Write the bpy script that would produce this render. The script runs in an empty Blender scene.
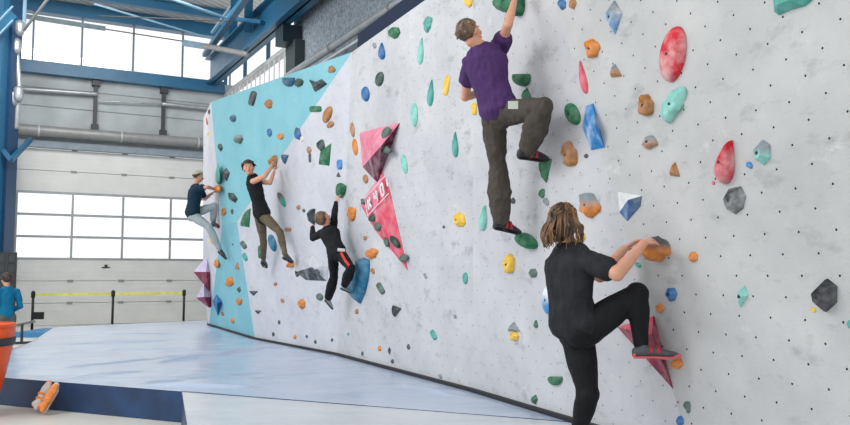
import bpy, bmesh, math, random
from mathutils import Vector as V, Matrix, noise
random.seed(7)
S = bpy.context.scene
COL = S.collection
F = 800.0; PITCH = math.atan(62.5/800); CZ = 1.45
CAM = V((0, 0, CZ))

# ------------------------------------------------------------------ camera
cd = bpy.data.cameras.new('camera'); cam = bpy.data.objects.new('camera', cd); COL.objects.link(cam)
cd.sensor_width = 36; cd.lens = F/850*36; cd.clip_end = 200
cam.location = CAM; cam.rotation_euler = (math.pi/2+PITCH, 0, 0)
S.camera = cam

def ray(px, py):
    x = (px-425)/F; y = -(py-212.5)/F
    return V((x, math.cos(PITCH)-y*math.sin(PITCH), math.sin(PITCH)+y*math.cos(PITCH)))
def P(px, py, Y):
    d = ray(px, py); return CAM+d*(Y/d.y)
def onz(px, py, z):
    d = ray(px, py); return CAM+d*((z-CZ)/d.z)
class Plane:
    def __init__(s, n, k):
        n = V(n); L = n.length; s.n = n/L; s.k = k/L
        if s.n.dot(CAM) > s.k: s.n = -s.n; s.k = -s.k      # n points into the wall
    def hit(s, px, py, off=0.0):
        d = ray(px, py); return CAM+d*((s.k-off-s.n.dot(CAM))/s.n.dot(d))
def plane3(a, b, c):
    n = (b-a).cross(c-a).normalized(); return Plane(n, n.dot(a))

# ------------------------------------------------------------------ object helpers
def link(name, me, mat=None, parent=None):
    o = bpy.data.objects.new(name, me); COL.objects.link(o)
    if mat is not None and me is not None:
        for m in (mat if isinstance(mat, (list, tuple)) else [mat]): me.materials.append(m)
    if parent is not None:
        o.parent = parent; o.location = -parent.location if not parent.parent else V((0, 0, 0))
    return o
def obj(name, bm, mat, parent=None, smooth=False):
    bmesh.ops.recalc_face_normals(bm, faces=bm.faces)
    me = bpy.data.meshes.new(name); bm.to_mesh(me); bm.free()
    if smooth:
        for p in me.polygons: p.use_smooth = True
    return link(name, me, mat, parent)
def empty(name, loc):
    o = bpy.data.objects.new(name, None); COL.objects.link(o); o.location = loc; o.empty_display_size = .1
    return o
def tag(o, label=None, cat=None, group=None, kind=None):
    if label: o['label'] = label
    if cat: o['category'] = cat
    if group: o['group'] = group
    if kind: o['kind'] = kind
    return o
def box(bm, c, size, ax=None):
    c = V(c); X, Y, Z = ax if ax else (V((1, 0, 0)), V((0, 1, 0)), V((0, 0, 1)))
    vs = []
    for i in (-.5, .5):
        for j in (-.5, .5):
            for k in (-.5, .5): vs.append(bm.verts.new(c+X*size[0]*i+Y*size[1]*j+Z*size[2]*k))
    for f in ((0, 1, 3, 2), (4, 6, 7, 5), (0, 4, 5, 1), (2, 3, 7, 6), (0, 2, 6, 4), (1, 5, 7, 3)):
        bm.faces.new([vs[i] for i in f])
def beam(bm, a, b, w, h, up=V((0, 0, 1))):
    a = V(a); b = V(b); Z = (b-a).normalized(); X = Z.cross(up)
    if X.length < 1e-4: X = Z.cross(V((1, 0, 0)))
    X.normalize(); Y = X.cross(Z)
    box(bm, (a+b)/2, (w, h, (b-a).length), (X, Y, Z))
def ibeam(bm, a, b, w, h, t=.03):
    a = V(a); b = V(b); up = V((0, 0, 1)); d = (b-a).normalized(); X = d.cross(up).normalized(); Y = X.cross(d)
    beam(bm, a, b, t, h); beam(bm, a+Y*(h/2-t/2), b+Y*(h/2-t/2), w, t); beam(bm, a-Y*(h/2-t/2), b-Y*(h/2-t/2), w, t)
def tube(bm, pts, rad, seg=12, xdir=None, cap=True):
    """closed rounded loft; rad is a list of r or (rx, ry); xdir a vector or list"""
    pts = [V(p) for p in pts]; n = len(pts)
    R = [(r, r) if not isinstance(r, (tuple, list)) else r for r in rad]
    T = []
    for i in range(n):
        t = (pts[min(i+1, n-1)]-pts[max(i-1, 0)])
        T.append(t.normalized() if t.length > 1e-9 else V((0, 0, 1)))
    prevx = None; rings = []
    def ring(c, x, y, rx, ry):
        return [bm.verts.new(c+x*(rx*math.cos(2*math.pi*k/seg))+y*(ry*math.sin(2*math.pi*k/seg))) for k in range(seg)]
    for i in range(n):
        xd = xdir[i] if isinstance(xdir, list) else xdir
        if xd is None: xd = prevx if prevx is not None else (V((0, 0, 1)) if abs(T[0].z) < .9 else V((1, 0, 0)))
        x = (xd-T[i]*xd.dot(T[i]))
        if x.length < 1e-5: x = T[i].orthogonal()
        x.normalize(); y = T[i].cross(x); prevx = x
        rx, ry = R[i]
        if cap and i == 0:
            m = min(rx, ry)
            for a in (75, 50, 25): rings.append(ring(pts[i]-T[i]*m*math.sin(math.radians(a)), x, y, rx*math.cos(math.radians(a)), ry*math.cos(math.radians(a))))
        rings.append(ring(pts[i], x, y, rx, ry))
        if cap and i == n-1:
            m = min(rx, ry)
            for a in (25, 50, 75): rings.append(ring(pts[i]+T[i]*m*math.sin(math.radians(a)), x, y, rx*math.cos(math.radians(a)), ry*math.cos(math.radians(a))))
    for A, B in zip(rings, rings[1:]):
        for k in range(seg): bm.faces.new((A[k], A[(k+1) % seg], B[(k+1) % seg], B[k]))
    bm.faces.new(rings[0][::-1]); bm.faces.new(rings[-1])
def ellipsoid(bm, c, r, ax=None, seg=16, rings=10):
    X, Y, Z = ax if ax else (V((1, 0, 0)), V((0, 1, 0)), V((0, 0, 1)))
    M = Matrix((X*r[0], Y*r[1], Z*r[2])).transposed().to_4x4(); M.translation = V(c)
    bmesh.ops.create_uvsphere(bm, u_segments=seg, v_segments=rings, radius=1, matrix=M)
def bezier(pts, n):
    """Catmull-Rom through pts"""
    pts = [V(p) for p in pts]; q = [2*pts[0]-pts[1]]+pts+[2*pts[-1]-pts[-2]]; out = []
    for i in range(1, len(q)-2):
        for k in range(n):
            t = k/n; a, b, c, d = q[i-1:i+3]
            out.append(.5*((2*b)+(c-a)*t+(2*a-5*b+4*c-d)*t*t+(3*b-a-3*c+d)*t**3))
    out.append(pts[-1]); return out
def bake(name, bm, mat, parent, vox, sm=6, wrinkle=None, keep=None):
    """union of closed shapes -> one continuous smooth mesh"""
    bmesh.ops.recalc_face_normals(bm, faces=bm.faces)
    me = bpy.data.meshes.new('t'); bm.to_mesh(me); bm.free()
    o = bpy.data.objects.new('t', me); COL.objects.link(o)
    m = o.modifiers.new('r', 'REMESH'); m.mode = 'VOXEL'; m.voxel_size = vox; m.adaptivity = 0
    if sm:
        m = o.modifiers.new('s', 'SMOOTH'); m.factor = .5; m.iterations = sm
    dg = bpy.context.evaluated_depsgraph_get(); ev = o.evaluated_get(dg)
    new = bpy.data.meshes.new_from_object(ev); bpy.data.objects.remove(o); bpy.data.meshes.remove(me)
    new.name = name
    if wrinkle or keep:
        b = bmesh.new(); b.from_mesh(new); b.normal_update()
        if wrinkle:
            for v in b.verts:
                v.co += v.normal*wrinkle(v.co)
        if keep:
            bmesh.ops.delete(b, geom=[v for v in b.verts if not keep(v.co)], context='VERTS')
        b.to_mesh(new); b.free()
    for p in new.polygons: p.use_smooth = True
    new.materials.clear()
    return link(name, new, mat, parent)

# ------------------------------------------------------------------ materials
def nt(name):
    m = bpy.data.materials.new(name); m.use_nodes = True; t = m.node_tree
    return m, t, t.nodes['Principled BSDF']
def N(t, typ, **kw):
    n = t.nodes.new(typ)
    for k, v in kw.items():
        if k in ('operation', 'blend_type', 'data_type', 'noise_dimensions', 'feature', 'wave_type'): setattr(n, k, v)
        else:
            n.inputs[k].default_value = v
    return n
def math_(t, op, a, b=None, clamp=False):
    n = t.nodes.new('ShaderNodeMath'); n.operation = op; n.use_clamp = clamp
    for i, x in enumerate((a, b)):
        if x is None: continue
        if isinstance(x, (int, float)): n.inputs[i].default_value = x
        else: t.links.new(x, n.inputs[i])
    return n.outputs[0]
def mix(t, fac, a, b, typ='MIX'):
    n = t.nodes.new('ShaderNodeMix'); n.data_type = 'RGBA'; n.blend_type = typ
    for i, x in ((0, fac), (6, a), (7, b)):
        if isinstance(x, (int, float)): n.inputs[i].default_value = x
        elif isinstance(x, (tuple, list)): n.inputs[i].default_value = (*x[:3], 1)
        else: t.links.new(x, n.inputs[i])
    return n.outputs[2]
def noise_(t, scale, detail=3, vec=None, rough=.5, mapscale=None, rot=None):
    n = t.nodes.new('ShaderNodeTexNoise'); n.inputs['Scale'].default_value = scale; n.inputs['Detail'].default_value = detail
    n.inputs['Roughness'].default_value = rough
    if vec is None: vec = t.nodes.new('ShaderNodeTexCoord').outputs['Object']
    if mapscale or rot:
        mp = t.nodes.new('ShaderNodeMapping'); t.links.new(vec, mp.inputs[0])
        if mapscale: mp.inputs['Scale'].default_value = mapscale
        if rot: mp.inputs['Rotation'].default_value = rot
        vec = mp.outputs[0]
    t.links.new(vec, n.inputs['Vector']); return n.outputs[0]
def ramp(t, x, lo, hi):
    n = t.nodes.new('ShaderNodeMapRange'); n.inputs[1].default_value = lo; n.inputs[2].default_value = hi
    t.links.new(x, n.inputs[0]); return n.outputs[0]
def bump(t, bs, h, strength=.3, dist=.01):
    n = t.nodes.new('ShaderNodeBump'); n.inputs['Strength'].default_value = strength; n.inputs['Distance'].default_value = dist
    t.links.new(h, n.inputs['Height']); t.links.new(n.outputs[0], bs.inputs['Normal'])
def simple(name, c, rough=.6, metal=0, var=.12, scale=6, bmp=0, spec=.5):
    m, t, b = nt(name)
    nz = noise_(t, scale, 4)
    t.links.new(mix(t, ramp(t, nz, .3, .7), [x*(1-var) for x in c], [min(1, x*(1+var)) for x in c]), b.inputs['Base Color'])
    b.inputs['Roughness'].default_value = rough; b.inputs['Metallic'].default_value = metal
    b.inputs['Specular IOR Level'].default_value = spec
    if bmp: bump(t, b, noise_(t, scale*5, 3), bmp)
    return m
def srgb(r, g, b):
    f = lambda x: (x/255/12.92) if x <= 10 else ((x/255+.055)/1.055)**2.4
    return (f(r), f(g), f(b))

PH = (0.0, 0.0, .232)
def wall_mat(name, c, c2, scuff, hole=.0075, phase=PH, hd=1.0):
    m, t, b = nt(name)
    uv = t.nodes.new('ShaderNodeUVMap').outputs[0]
    sp = t.nodes.new('ShaderNodeSeparateXYZ'); t.links.new(uv, sp.inputs[0]); u, v = sp.outputs[0], sp.outputs[1]
    p1, p2, a = phase
    def fr(x, ph):
        y = math_(t, 'ADD', math_(t, 'DIVIDE', x, a), .5-ph)
        return math_(t, 'SUBTRACT', math_(t, 'FRACT', y), .5)
    f1 = fr(math_(t, 'ADD', u, v), p1); f2 = fr(math_(t, 'SUBTRACT', u, v), p2)
    d = math_(t, 'MULTIPLY', math_(t, 'SQRT', math_(t, 'ADD', math_(t, 'MULTIPLY', f1, f1), math_(t, 'MULTIPLY', f2, f2))), a*.7071)
    hole_f = math_(t, 'LESS_THAN', d, hole)
    big = noise_(t, 1.1, 6, uv, .62)
    col = mix(t, ramp(t, big, .3, .72), c2, c)
    st = noise_(t, 3.2, 8, uv, .68, (.8, 1.35, 1), (0, 0, .4))
    col = mix(t, math_(t, 'MULTIPLY', ramp(t, st, .56, .74), scuff), col, [x*.55 for x in c2])
    st2 = noise_(t, 9, 6, uv, .7, (.5, 1.3, 1), (0, 0, -.25))
    col = mix(t, math_(t, 'MULTIPLY', ramp(t, st2, .60, .76), scuff*.6), col, [x*.42 for x in c2])
    ch = noise_(t, 4.5, 7, uv, .7, (.7, 1.2, 1), (0, 0, .9))
    col = mix(t, math_(t, 'MULTIPLY', ramp(t, ch, .6, .75), .5), col, [min(1, x*1.25) for x in c])
    spk = noise_(t, 90, 2, uv, .5)
    near = ramp(t, d, .05, .015)
    col = mix(t, math_(t, 'MULTIPLY', math_(t, 'MULTIPLY', ramp(t, spk, .60, .66), .35), math_(t, 'ADD', near, .25, True)), col, [x*.4 for x in c2])
    col = mix(t, math_(t, 'MULTIPLY', hole_f, hd), col, (.012, .012, .014))
    t.links.new(col, b.inputs['Base Color']); b.inputs['Roughness'].default_value = .75
    b.inputs['Specular IOR Level'].default_value = .3
    h = math_(t, 'SUBTRACT', noise_(t, 60, 4, uv), math_(t, 'MULTIPLY', hole_f, 2.0))
    bump(t, b, h, .25, .006)
    return m
WORLD_STR = 1.25; LEFT_E = 420; EXPO = 0.0; DBG = False
# ================================================================== THE SETTING
WHITE = simple('white_panel', (.66, .66, .64), .55, var=.05, scale=2)
GREYP = simple('grey_wall_panel', (.36, .39, .40), .6, var=.18, scale=1.3)
BLUE = simple('blue_painted_steel', srgb(34, 94, 128), .4, var=.12, scale=2)
LBLUE = simple('pale_blue_steel', srgb(140, 176, 198), .4, var=.1)
NAVY = simple('navy_steel', srgb(6, 28, 58), .6, spec=.3)
DARK = simple('dark_metal', (.03, .035, .04), .5)
BLACK = simple('plain_black', (.012, .012, .014), .6)
GALV = simple('galvanised_metal', (.42, .44, .46), .38, .55, var=.15, scale=5)
DUCT = simple('grey_duct', (.27, .27, .27), .45, .2, var=.1)
CONC = simple('pebbled_concrete', srgb(136, 146, 156), .85, var=.42, scale=13, bmp=.5)
FLOORM = simple('beige_floor', srgb(208, 206, 198), .45, var=.05, scale=1.5)
ROOFM, t_, b_ = nt('corrugated_roof')
uvn = t_.nodes.new('ShaderNodeTexCoord').outputs['Object']
w_ = t_.nodes.new('ShaderNodeTexWave'); w_.inputs['Scale'].default_value = 1.6; w_.inputs['Distortion'].default_value = .3
mp_ = t_.nodes.new('ShaderNodeMapping'); mp_.inputs['Rotation'].default_value = (0, 0, math.atan(.544)); t_.links.new(uvn, mp_.inputs[0]); t_.links.new(mp_.outputs[0], w_.inputs[0])
t_.links.new(mix(t_, w_.outputs[1], (.46, .46, .45), (.66, .65, .63)), b_.inputs['Base Color']); b_.inputs['Roughness'].default_value = .6
GLASS, t_, b_ = nt('window_glass')
tr = t_.nodes.new('ShaderNodeBsdfTransparent'); gl = t_.nodes.new('ShaderNodeBsdfGlossy'); gl.inputs['Roughness'].default_value = .05
mx = t_.nodes.new('ShaderNodeMixShader'); mx.inputs[0].default_value = .06
t_.links.new(tr.outputs[0], mx.inputs[1]); t_.links.new(gl.outputs[0], mx.inputs[2]); t_.links.new(mx.outputs[0], t_.nodes['Material Output'].inputs[0])

bm = bmesh.new(); bmesh.ops.create_grid(bm, x_segments=1, y_segments=1, size=1, matrix=Matrix.Translation((-5, 13, 0)) @ Matrix.Diagonal((14, 19, 1, 1)))
tag(obj('floor', bm, FLOORM), kind='structure')

# ---- back wall frame of reference
EW = V((1, .544, 0)).normalized(); NW = V((.544, -1, 0)).normalized(); OW = V((-11.7, 22.72, 0))
BW = Plane(-NW, -NW.dot(OW))
def W(s, z, out=0): return OW+EW*s+NW*out+V((0, 0, z))
def sw(px, py=200): return (BW.hit(px, py)-OW).dot(EW)
UPZ = V((0, 0, 1)); AXW = (EW, NW, UPZ)
def wbox(bm, s0, s1, z0, z1, o0, o1): box(bm, W((s0+s1)/2, (z0+z1)/2, (o0+o1)/2), (s1-s0, o1-o0, z1-z0), AXW)
SR = sw(222)            # hall corner
SD = sw(215)            # right edge of the door
WB, WT = BW.hit(40, 63).z, BW.hit(60, 15.5).z     # high window strip
ZB = BW.hit(40, 75).z; DZ = BW.hit(100, 137).z
bm = bmesh.new(); wbox(bm, -3.2, -.02, 0, WB, -.3, 0); wbox(bm, SD+.02, SR+.3, 0, 5.16, -.3, 0); wbox(bm, -.02, SR+.3, 5.16, WB-.02, -.3, 0)
tag(obj('wall_back', bm, GREYP), kind='structure')
bm = bmesh.new(); wbox(bm, -3.2, SR+.3, WT+.02, WT+.42, -.3, .06)
tag(obj('trim_1', bm, BLUE), kind='structure')
bm = bmesh.new(); wbox(bm, -3.2, SR-.05, ZB, WB, .02, .3)
tag(obj('trim_2', bm, BLUE), kind='structure')
# panel joints and flashing on the grey band
bm = bmesh.new()
for z in (5.75, 6.35, 6.9): wbox(bm, -.02, SR, z, z+.02, .002, .02)
tag(obj('trim_3', bm, simple('joint_strip', (.2, .22, .23))), kind='structure')

# ---- sectional door
dr = tag(empty('door_1', OW), kind='structure')
HS = .64; cols = [0.05]+[sw(p) for p in (73, 123.5, 171.2)]+[SD-.05]
for k in (0, 1, 2, 6, 7):
    bm = bmesh.new(); wbox(bm, .02, SD-.02, k*HS+.008, (k+1)*HS-.008, -.06, -.01)
    for q in range(4): wbox(bm, .02, SD-.02, k*HS+.1+q*.15, k*HS+.104+q*.15, -.012, -.006)
    obj('door_panel', bm, WHITE, dr)
    if k not in (2,):
        for c in cols[1:-1]:
            bm = bmesh.new(); wbox(bm, c-.08, c+.08, (k+1)*HS-.03, (k+1)*HS+.03, -.01, .02); obj('hinge', bm, DUCT, dr)
bm = bmesh.new()
for k in (3, 4, 5, 6): wbox(bm, .02, SD-.02, k*HS-.035, k*HS+.035, -.06, -.005)
for c in cols: wbox(bm, c-.03, c+.03, 3*HS, 6*HS, -.06, -.003)
obj('window_frame', bm, simple('aluminium_frame', (.33, .35, .36), .4, .3), dr)
for k in (3, 4, 5):
    for a, b in zip(cols, cols[1:]):
        bm = bmesh.new(); wbox(bm, a+.03, b-.03, k*HS+.035, (k+1)*HS-.035, -.05, -.042); obj('window_pane', bm, GLASS, dr)
bm = bmesh.new(); c = sw(108); wbox(bm, c-.11, c+.11, 1.66, 1.69, -.01, .01); wbox(bm, c-.04, c+.04, 1.68, 1.76, -.01, .012); obj('door_emblem', bm, DARK, dr)
bm = bmesh.new(); wbox(bm, -.22, -.02, 0, 5.2, 0, .14); wbox(bm, -.02, SD, 5.13, 5.33, 0, .16)
obj('door_track', bm, simple('grey_blue_track', (.22, .27, .31)), dr)

bm = bmesh.new(); wbox(bm, .02, SD-.02, 0, 3*HS-.03, -.09, -.062); wbox(bm, .02, SD-.02, 6*HS+.03, 8*HS, -.09, -.062); obj('backing', bm, WHITE, dr)
# ---- high window strip
wn = tag(empty('window_1', W(0, WB)), kind='structure')
mul = [-3.2, sw(27), sw(82, 50), sw(133.5, 60), sw(183, 60), SR+.2]
bm = bmesh.new()
for s in mul: wbox(bm, s-.025, s+.025, WB, WT+.02, -.12, -.04)
obj('window_frame', bm, simple('dull_frame', (.16, .2, .23)), wn)
for a, b in zip(mul, mul[1:]):
    bm = bmesh.new(); wbox(bm, a+.025, b-.025, WB, WT, -.09, -.08); obj('window_pane', bm, GLASS, wn)

# ---- side wall behind the climbing wall
ES = V((-.544, 1, 0)).normalized(); NS = V((-1, -.544, 0)).normalized(); OS = V((7.39, 0, 0))
def Wd(y, z, out=0): return OS+ES*(y/ES.y)+NS*out+V((0, 0, z))
AXS = (ES, NS, UPZ)
def sbox(bm, y0, y1, z0, z1, o0, o1): box(bm, Wd((y0+y1)/2, (z0+z1)/2, (o0+o1)/2), ((y1-y0)/ES.y, o1-o0, z1-z0), AXS)
bm = bmesh.new(); sbox(bm, 3, 19.6, 0, 9.8, -.3, 0); sbox(bm, 19.6, 25.8, 0, 5.4, -.3, 0)
tag(obj('wall_right', bm, CONC), kind='structure')
SPc = Plane(-NS, -NS.dot(Wd(0, 0, .48))); CBZ = (SPc.hit(310, 14).z+SPc.hit(236, 74.5).z)/2+.32
SPp = Plane(-NS, -NS.dot(Wd(0, 0, .4))); PZ = (SPp.hit(395, 3).z+SPp.hit(300, 70).z)/2
ws = tag(empty('window_2', Wd(22, 5.4)), kind='structure')
bm = bmesh.new(); n = 15
for i in range(n+1): sbox(bm, 19.9+i*5.6/n-.02, 19.9+i*5.6/n+.02, 5.4, CBZ-.3, -.03, 0)
sbox(bm, 19.6, 25.6, CBZ-.3, CBZ-.18, -.2, .02); sbox(bm, 19.6, 25.6, 5.4, 5.46, -.2, .02)
obj('window_bars', bm, simple('white_bars', (.55, .56, .56)), ws)
bm = bmesh.new(); sbox(bm, 19.6, 25.6, 5.46, CBZ-.3, -.22, -.21); obj('window_pane', bm, GLASS, ws)
ws = tag(empty('window_3', Wd(22, 8)), kind='structure')
bm = bmesh.new()
for y in (19.6, 21.6, 23.6, 25.6): sbox(bm, y-.03, y+.03, CBZ-.18, 9.7, -.1, 0)
obj('window_frame', bm, BLUE, ws)
bm = bmesh.new(); sbox(bm, 19.6, 25.6, CBZ-.18, 9.7, -.08, -.07); obj('window_pane', bm, GLASS, ws)
# crane beam, its bracket and columns
cb = tag(empty('crane_beam', Wd(15, 7.0, .5)), 'long blue steel crane beam running under the roof above the climbing wall', 'beam')
bm = bmesh.new(); ibeam(bm, Wd(5, CBZ+.42, .48), Wd(25.4, CBZ+.42, .48), .38, .84, .05); obj('girder', bm, BLUE, cb)
bm = bmesh.new(); beam(bm, Wd(5, CBZ+.88, .48), Wd(25.4, CBZ+.88, .48), .08, .07); obj('rail', bm, LBLUE, cb)
for y in (19.3,):
    bm = bmesh.new(); sbox(bm, y-.25, y+.25, CBZ-.45, CBZ-.02, .02, .5); obj('bracket', bm, simple('dark_blue_green_steel', srgb(15, 40, 52), .5), cb)
bm = bmesh.new(); sbox(bm, 18.9, 19.5, 0, CBZ-.4, .01, .25)
tag(obj('trim_4', bm, simple('dark_column', (.03, .045, .05))), kind='structure')
# pipes along the side wall
bm = bmesh.new(); tube(bm, [Wd(4, PZ, .4), Wd(19.0, PZ, .4)], [.085, .085], 14)
pp = obj('pipe', bm, GALV, smooth=True); tag(pp, 'thick silver pipe running along the pebbled concrete wall above the climbing wall', 'pipe')
for y in (9, 11.5, 14, 16.5):
    bm = bmesh.new(); tube(bm, [Wd(y, PZ, .4), Wd(y+.06, PZ, .4)], [.1, .1], 14, cap=False); obj('pipe_collar', bm, DUCT, pp)
bm = bmesh.new(); tube(bm, [Wd(4, PZ-.32, .55), Wd(18.6, PZ-.32, .55)], [.03, .03], 8)
tag(obj('pipe', bm, simple('white_pipe', (.6, .62, .63), .35), smooth=True), 'thin pale pipe running just below the thick silver pipe', 'pipe')

# ---- roof and steelwork
bm = bmesh.new()
ra, rb = W(-4, WT+.4, -.3), W(SR+.5, WT+.4, -.3); q = NW*24+V((0, 0, 1.9))
vs = [bm.verts.new(p) for p in (ra, rb, rb+q, ra+q)]; bm.faces.new(vs)
r_ = bmesh.ops.extrude_face_region(bm, geom=list(bm.faces)); bmesh.ops.translate(bm, vec=(0, 0, .12), verts=[v for v in r_['geom'] if isinstance(v, bmesh.types.BMVert)])
tag(obj('ceiling', bm, ROOFM), kind='structure')
def steel(name, a, b, w, h, m, label, cat='beam', group=None):
    bm = bmesh.new(); beam(bm, a, b, w, h); o = obj(name, bm, m); tag(o, label, cat, group); return o
for i, (o_, lab) in enumerate(((1.3, 'blue roof purlin nearest the high back windows'), (3.4, 'second blue roof purlin out from the high back windows'))):
    z = WT+.4+o_*1.9/24-.16
    bm = bmesh.new(); ibeam(bm, W(-3, z, o_), W(SR, z, o_), .2, .3, .03)
    tag(obj('roof_purlin', bm, BLUE), lab, 'beam', 'roof purlins')
bm = bmesh.new(); tube(bm, [P(95, 4, 21), P(214, 39.5, 24.2)], [.03, .03], 8); tag(obj('tie_rod', bm, LBLUE, smooth=True), 'pale tie rod crossing below the roof in front of the high windows', 'rod', 'roof rods')
bm = bmesh.new(); tube(bm, [P(166, -3, 19), P(229, 19, 21)], [.04, .04], 8); tag(obj('tie_rod', bm, LBLUE, smooth=True), 'pale blue tie rod sloping to the crane beam end beneath the roof', 'rod', 'roof rods')
bm = bmesh.new(); tube(bm, [P(100, 16, 20), P(229, 21, 20)], [.018, .018], 8); tag(obj('cable', bm, DARK, smooth=True), 'thin dark cable strung level below the roof', 'cable')
steel('conduit', W(sw(24, 17), BW.hit(24, 17).z, .1), W(sw(105, 29), BW.hit(105, 29.5).z, .1), .1, .12, simple('grey_conduit', (.2, .27, .3)), 'grey conduit box running across the top left of the high windows', 'conduit', 'conduits across the high windows')
steel('conduit', W(sw(182, 43), BW.hit(182, 43.5).z, .1), W(sw(222, 49), BW.hit(222, 50).z, .1), .1, .18, simple('pale_conduit', srgb(150, 180, 200)), 'pale blue conduit box across the top right of the high windows', 'conduit', 'conduits across the high windows')
bm = bmesh.new(); tube(bm, [W(sw(105, 29), BW.hit(105, 30).z, .1), W(sw(182, 43), BW.hit(182, 42).z, .1)], [.018, .018], 8); tag(obj('cable', bm, DARK, smooth=True), 'thin cable joining the two conduit boxes across the high windows', 'cable')
# truss at the corner over the crane beam
tr_ = tag(empty('roof_truss', P(240, 20, 20)), 'blue lattice roof truss above the far end of the crane beam', 'truss')
for nm, a, b, w in (('chord', (205, 55, 24), (262, -25, 17), .16), ('chord', (232, 46, 23.5), (236, -20, 21), .22), ('chord', (248, 30, 21), (250, -25, 19), .2),
                    ('brace', (226, 18, 21), (262, 22, 20), .12), ('brace', (225, 22, 21), (246, -6, 20), .08), ('brace', (212, 33, 23), (240, -6, 22), .08)):
    bm = bmesh.new(); beam(bm, P(*a), P(*b), w, w*.8); obj(nm, bm, BLUE if w > .1 else LBLUE, tr_)
bm = bmesh.new(); tube(bm, [P(205, 46, 22.6), P(246, 54, 21.2)], [.08, .08], 10); tag(obj('tube_lamp_housing', bm, DUCT, smooth=True), 'grey tubular housing hanging at the right end of the high windows', 'housing')

# ---- duct and thin pipes across the back wall
bm = bmesh.new(); tube(bm, [W(-.8, DZ, .3), W(SR-.1, DZ, .3)], [.16, .16], 16)
dd = obj('duct', bm, DUCT, smooth=True); tag(dd, 'long round grey duct crossing the back wall above the garage door', 'duct')
for p in (38, 120, 196):
    s = sw(p, 135); bm = bmesh.new(); tube(bm, [W(s-.02, DZ, .3), W(s+.02, DZ, .3)], [.175, .175], 16, cap=False); obj('joint_ring', bm, simple('pale_ring', (.5, .5, .5)), dd)
for (pa, pb, ya, yb, r, lab) in ((22, 95, 90, 95, .07, 'grey pipe on the back wall, left of the two dark posts'), (98, 163, 102, 105, .025, 'thin grey pipe on the back wall between the two dark posts'), (163, 212, 105, 110, .07, 'grey pipe on the back wall, right of the two dark posts')):
    bm = bmesh.new(); tube(bm, [W(sw(pa, 95), BW.hit(pa, ya).z, .15), W(sw(pb, 98), BW.hit(pb, yb).z, .15)], [r, r], 10)
    tag(obj('pipe', bm, GALV, smooth=True), lab, 'pipe', 'pipes on the grey back wall')
for p, lab in ((95, 'dark steel post on the upper back wall, the left one'), (163, 'dark steel post on the upper back wall, the right one')):
    bm = bmesh.new(); s = sw(p, 105); wbox(bm, s-.05, s+.05, DZ+.15, ZB, .02, .14); wbox(bm, s-.11, s+.11, ZB-.18, ZB, .02, .2); wbox(bm, s-.1, s+.1, DZ+.15, DZ+.35, .02, .18)
    tag(obj('wall_post', bm, DARK), lab, 'post', 'dark posts on the upper back wall')

# ---- blue column, brackets and drop pipe at the far left
CY = 20.2
cl = tag(empty('steel_column', P(-8, 300, CY)), 'broad blue steel column at the left edge beside the garage door', 'column')
x1 = P(1, 200, CY).x; bm = bmesh.new(); box(bm, (x1-.35, CY, 4.7), (.7, .5, 9.4)); obj('column_web', bm, BLUE, cl)
bm = bmesh.new(); box(bm, (x1+.04, CY+.3, 4.7), (.1, .5, 9.4)); obj('column_flange', bm, simple('deep_blue_steel', srgb(22, 62, 98), .4), cl)
bm = bmesh.new(); beam(bm, P(-6, 33, CY-.5), P(13, 13, CY-.5), .1, .34); obj('haunch', bm, BLUE, cl)
bm = bmesh.new(); beam(bm, P(-6, 26, CY-.75), P(13, 6, CY-.75), .05, .025); beam(bm, P(-6, 40, CY-.75), P(13, 20, CY-.75), .05, .025); obj('edge_strip', bm, LBLUE, cl)
bm = bmesh.new(); beam(bm, P(3, 150, CY-.1), P(11, 160, CY-.1), .08, .1); beam(bm, P(11, 160, CY-.1), P(31, 139, CY+1.5), .1, .12); obj('bracket', bm, BLUE, cl)
dp = tag(empty('drop_pipe', P(17, 60, 20.5)), 'silver pipe with couplings dropping beside the blue column', 'pipe')
bm = bmesh.new(); tube(bm, [P(17, -10, 20.6), P(16, 46, 20.6), P(19, 84, 20.6), P(16, 127, 20.6)], [.07]*4, 10); obj('pipe_run', bm, GALV, dp, True)
bm = bmesh.new(); tube(bm, [P(24, -10, 20.8), P(23, 26, 20.8), P(19, 32, 20.7)], [.08, .08, .05], 10); obj('pipe_run', bm, LBLUE, dp, True)
for p in ((16, 46), (19, 28), (18, 94), (13, 98)):
    bm = bmesh.new(); a = P(*p, 20.5); tube(bm, [a-V((0, 0, .09)), a+V((0, 0, .09))], [.13, .13], 10); obj('coupling', bm, GALV, dp, True)
bm = bmesh.new(); tube(bm, [P(24, 30, 20), P(50, -4, 19)], [.035, .035], 8); tag(obj('strut', bm, DUCT, smooth=True), 'thin grey strut slanting up in front of the high windows at left', 'strut')

# ================================================================== THE CLIMBING WALL
kD = .05*1.085
PD = Plane((1, .42, kD), 3.86+kD*.3)
GZ = .30
p0 = PD.hit(473, 391.5); p1 = onz(337.5, 355, GZ); p2 = onz(255, 339, GZ); p3 = onz(209, 325, GZ)
sT = PD.hit(473, 20)
PC = plane3(p0, p1, sT); t0 = PC.hit(352, 52)
PB = plane3(p1, p2, t0); mN = PB.hit(237, 222)
PAL = plane3(p2, p3, mN); aM = PAL.hit(222, 225)
aT = P(211, 102, 16.0)
PAU = plane3(t0, mN, aT)
aM = PAU.hit(222, 225)
c0 = PD.hit(555, 0); c1 = PD.hit(683, 425); ce = PD.hit(618, 275)
r_ = ray(850, 275); m_ = -.42; Yn = (ce.x-m_*ce.y)/(r_.x/r_.y-m_); qn = P(850, 275, Yn)
PN = plane3(c0, c1, qn)
def meet(a, b, z=None, at=None):
    """point of the line a-b at height z"""
    return a+(b-a)*((z-a.z)/(b.z-a.z))
TOPZ = t0.z
cTop = meet(c0, c1, TOPZ); cBot = meet(c0, c1, GZ)
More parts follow.
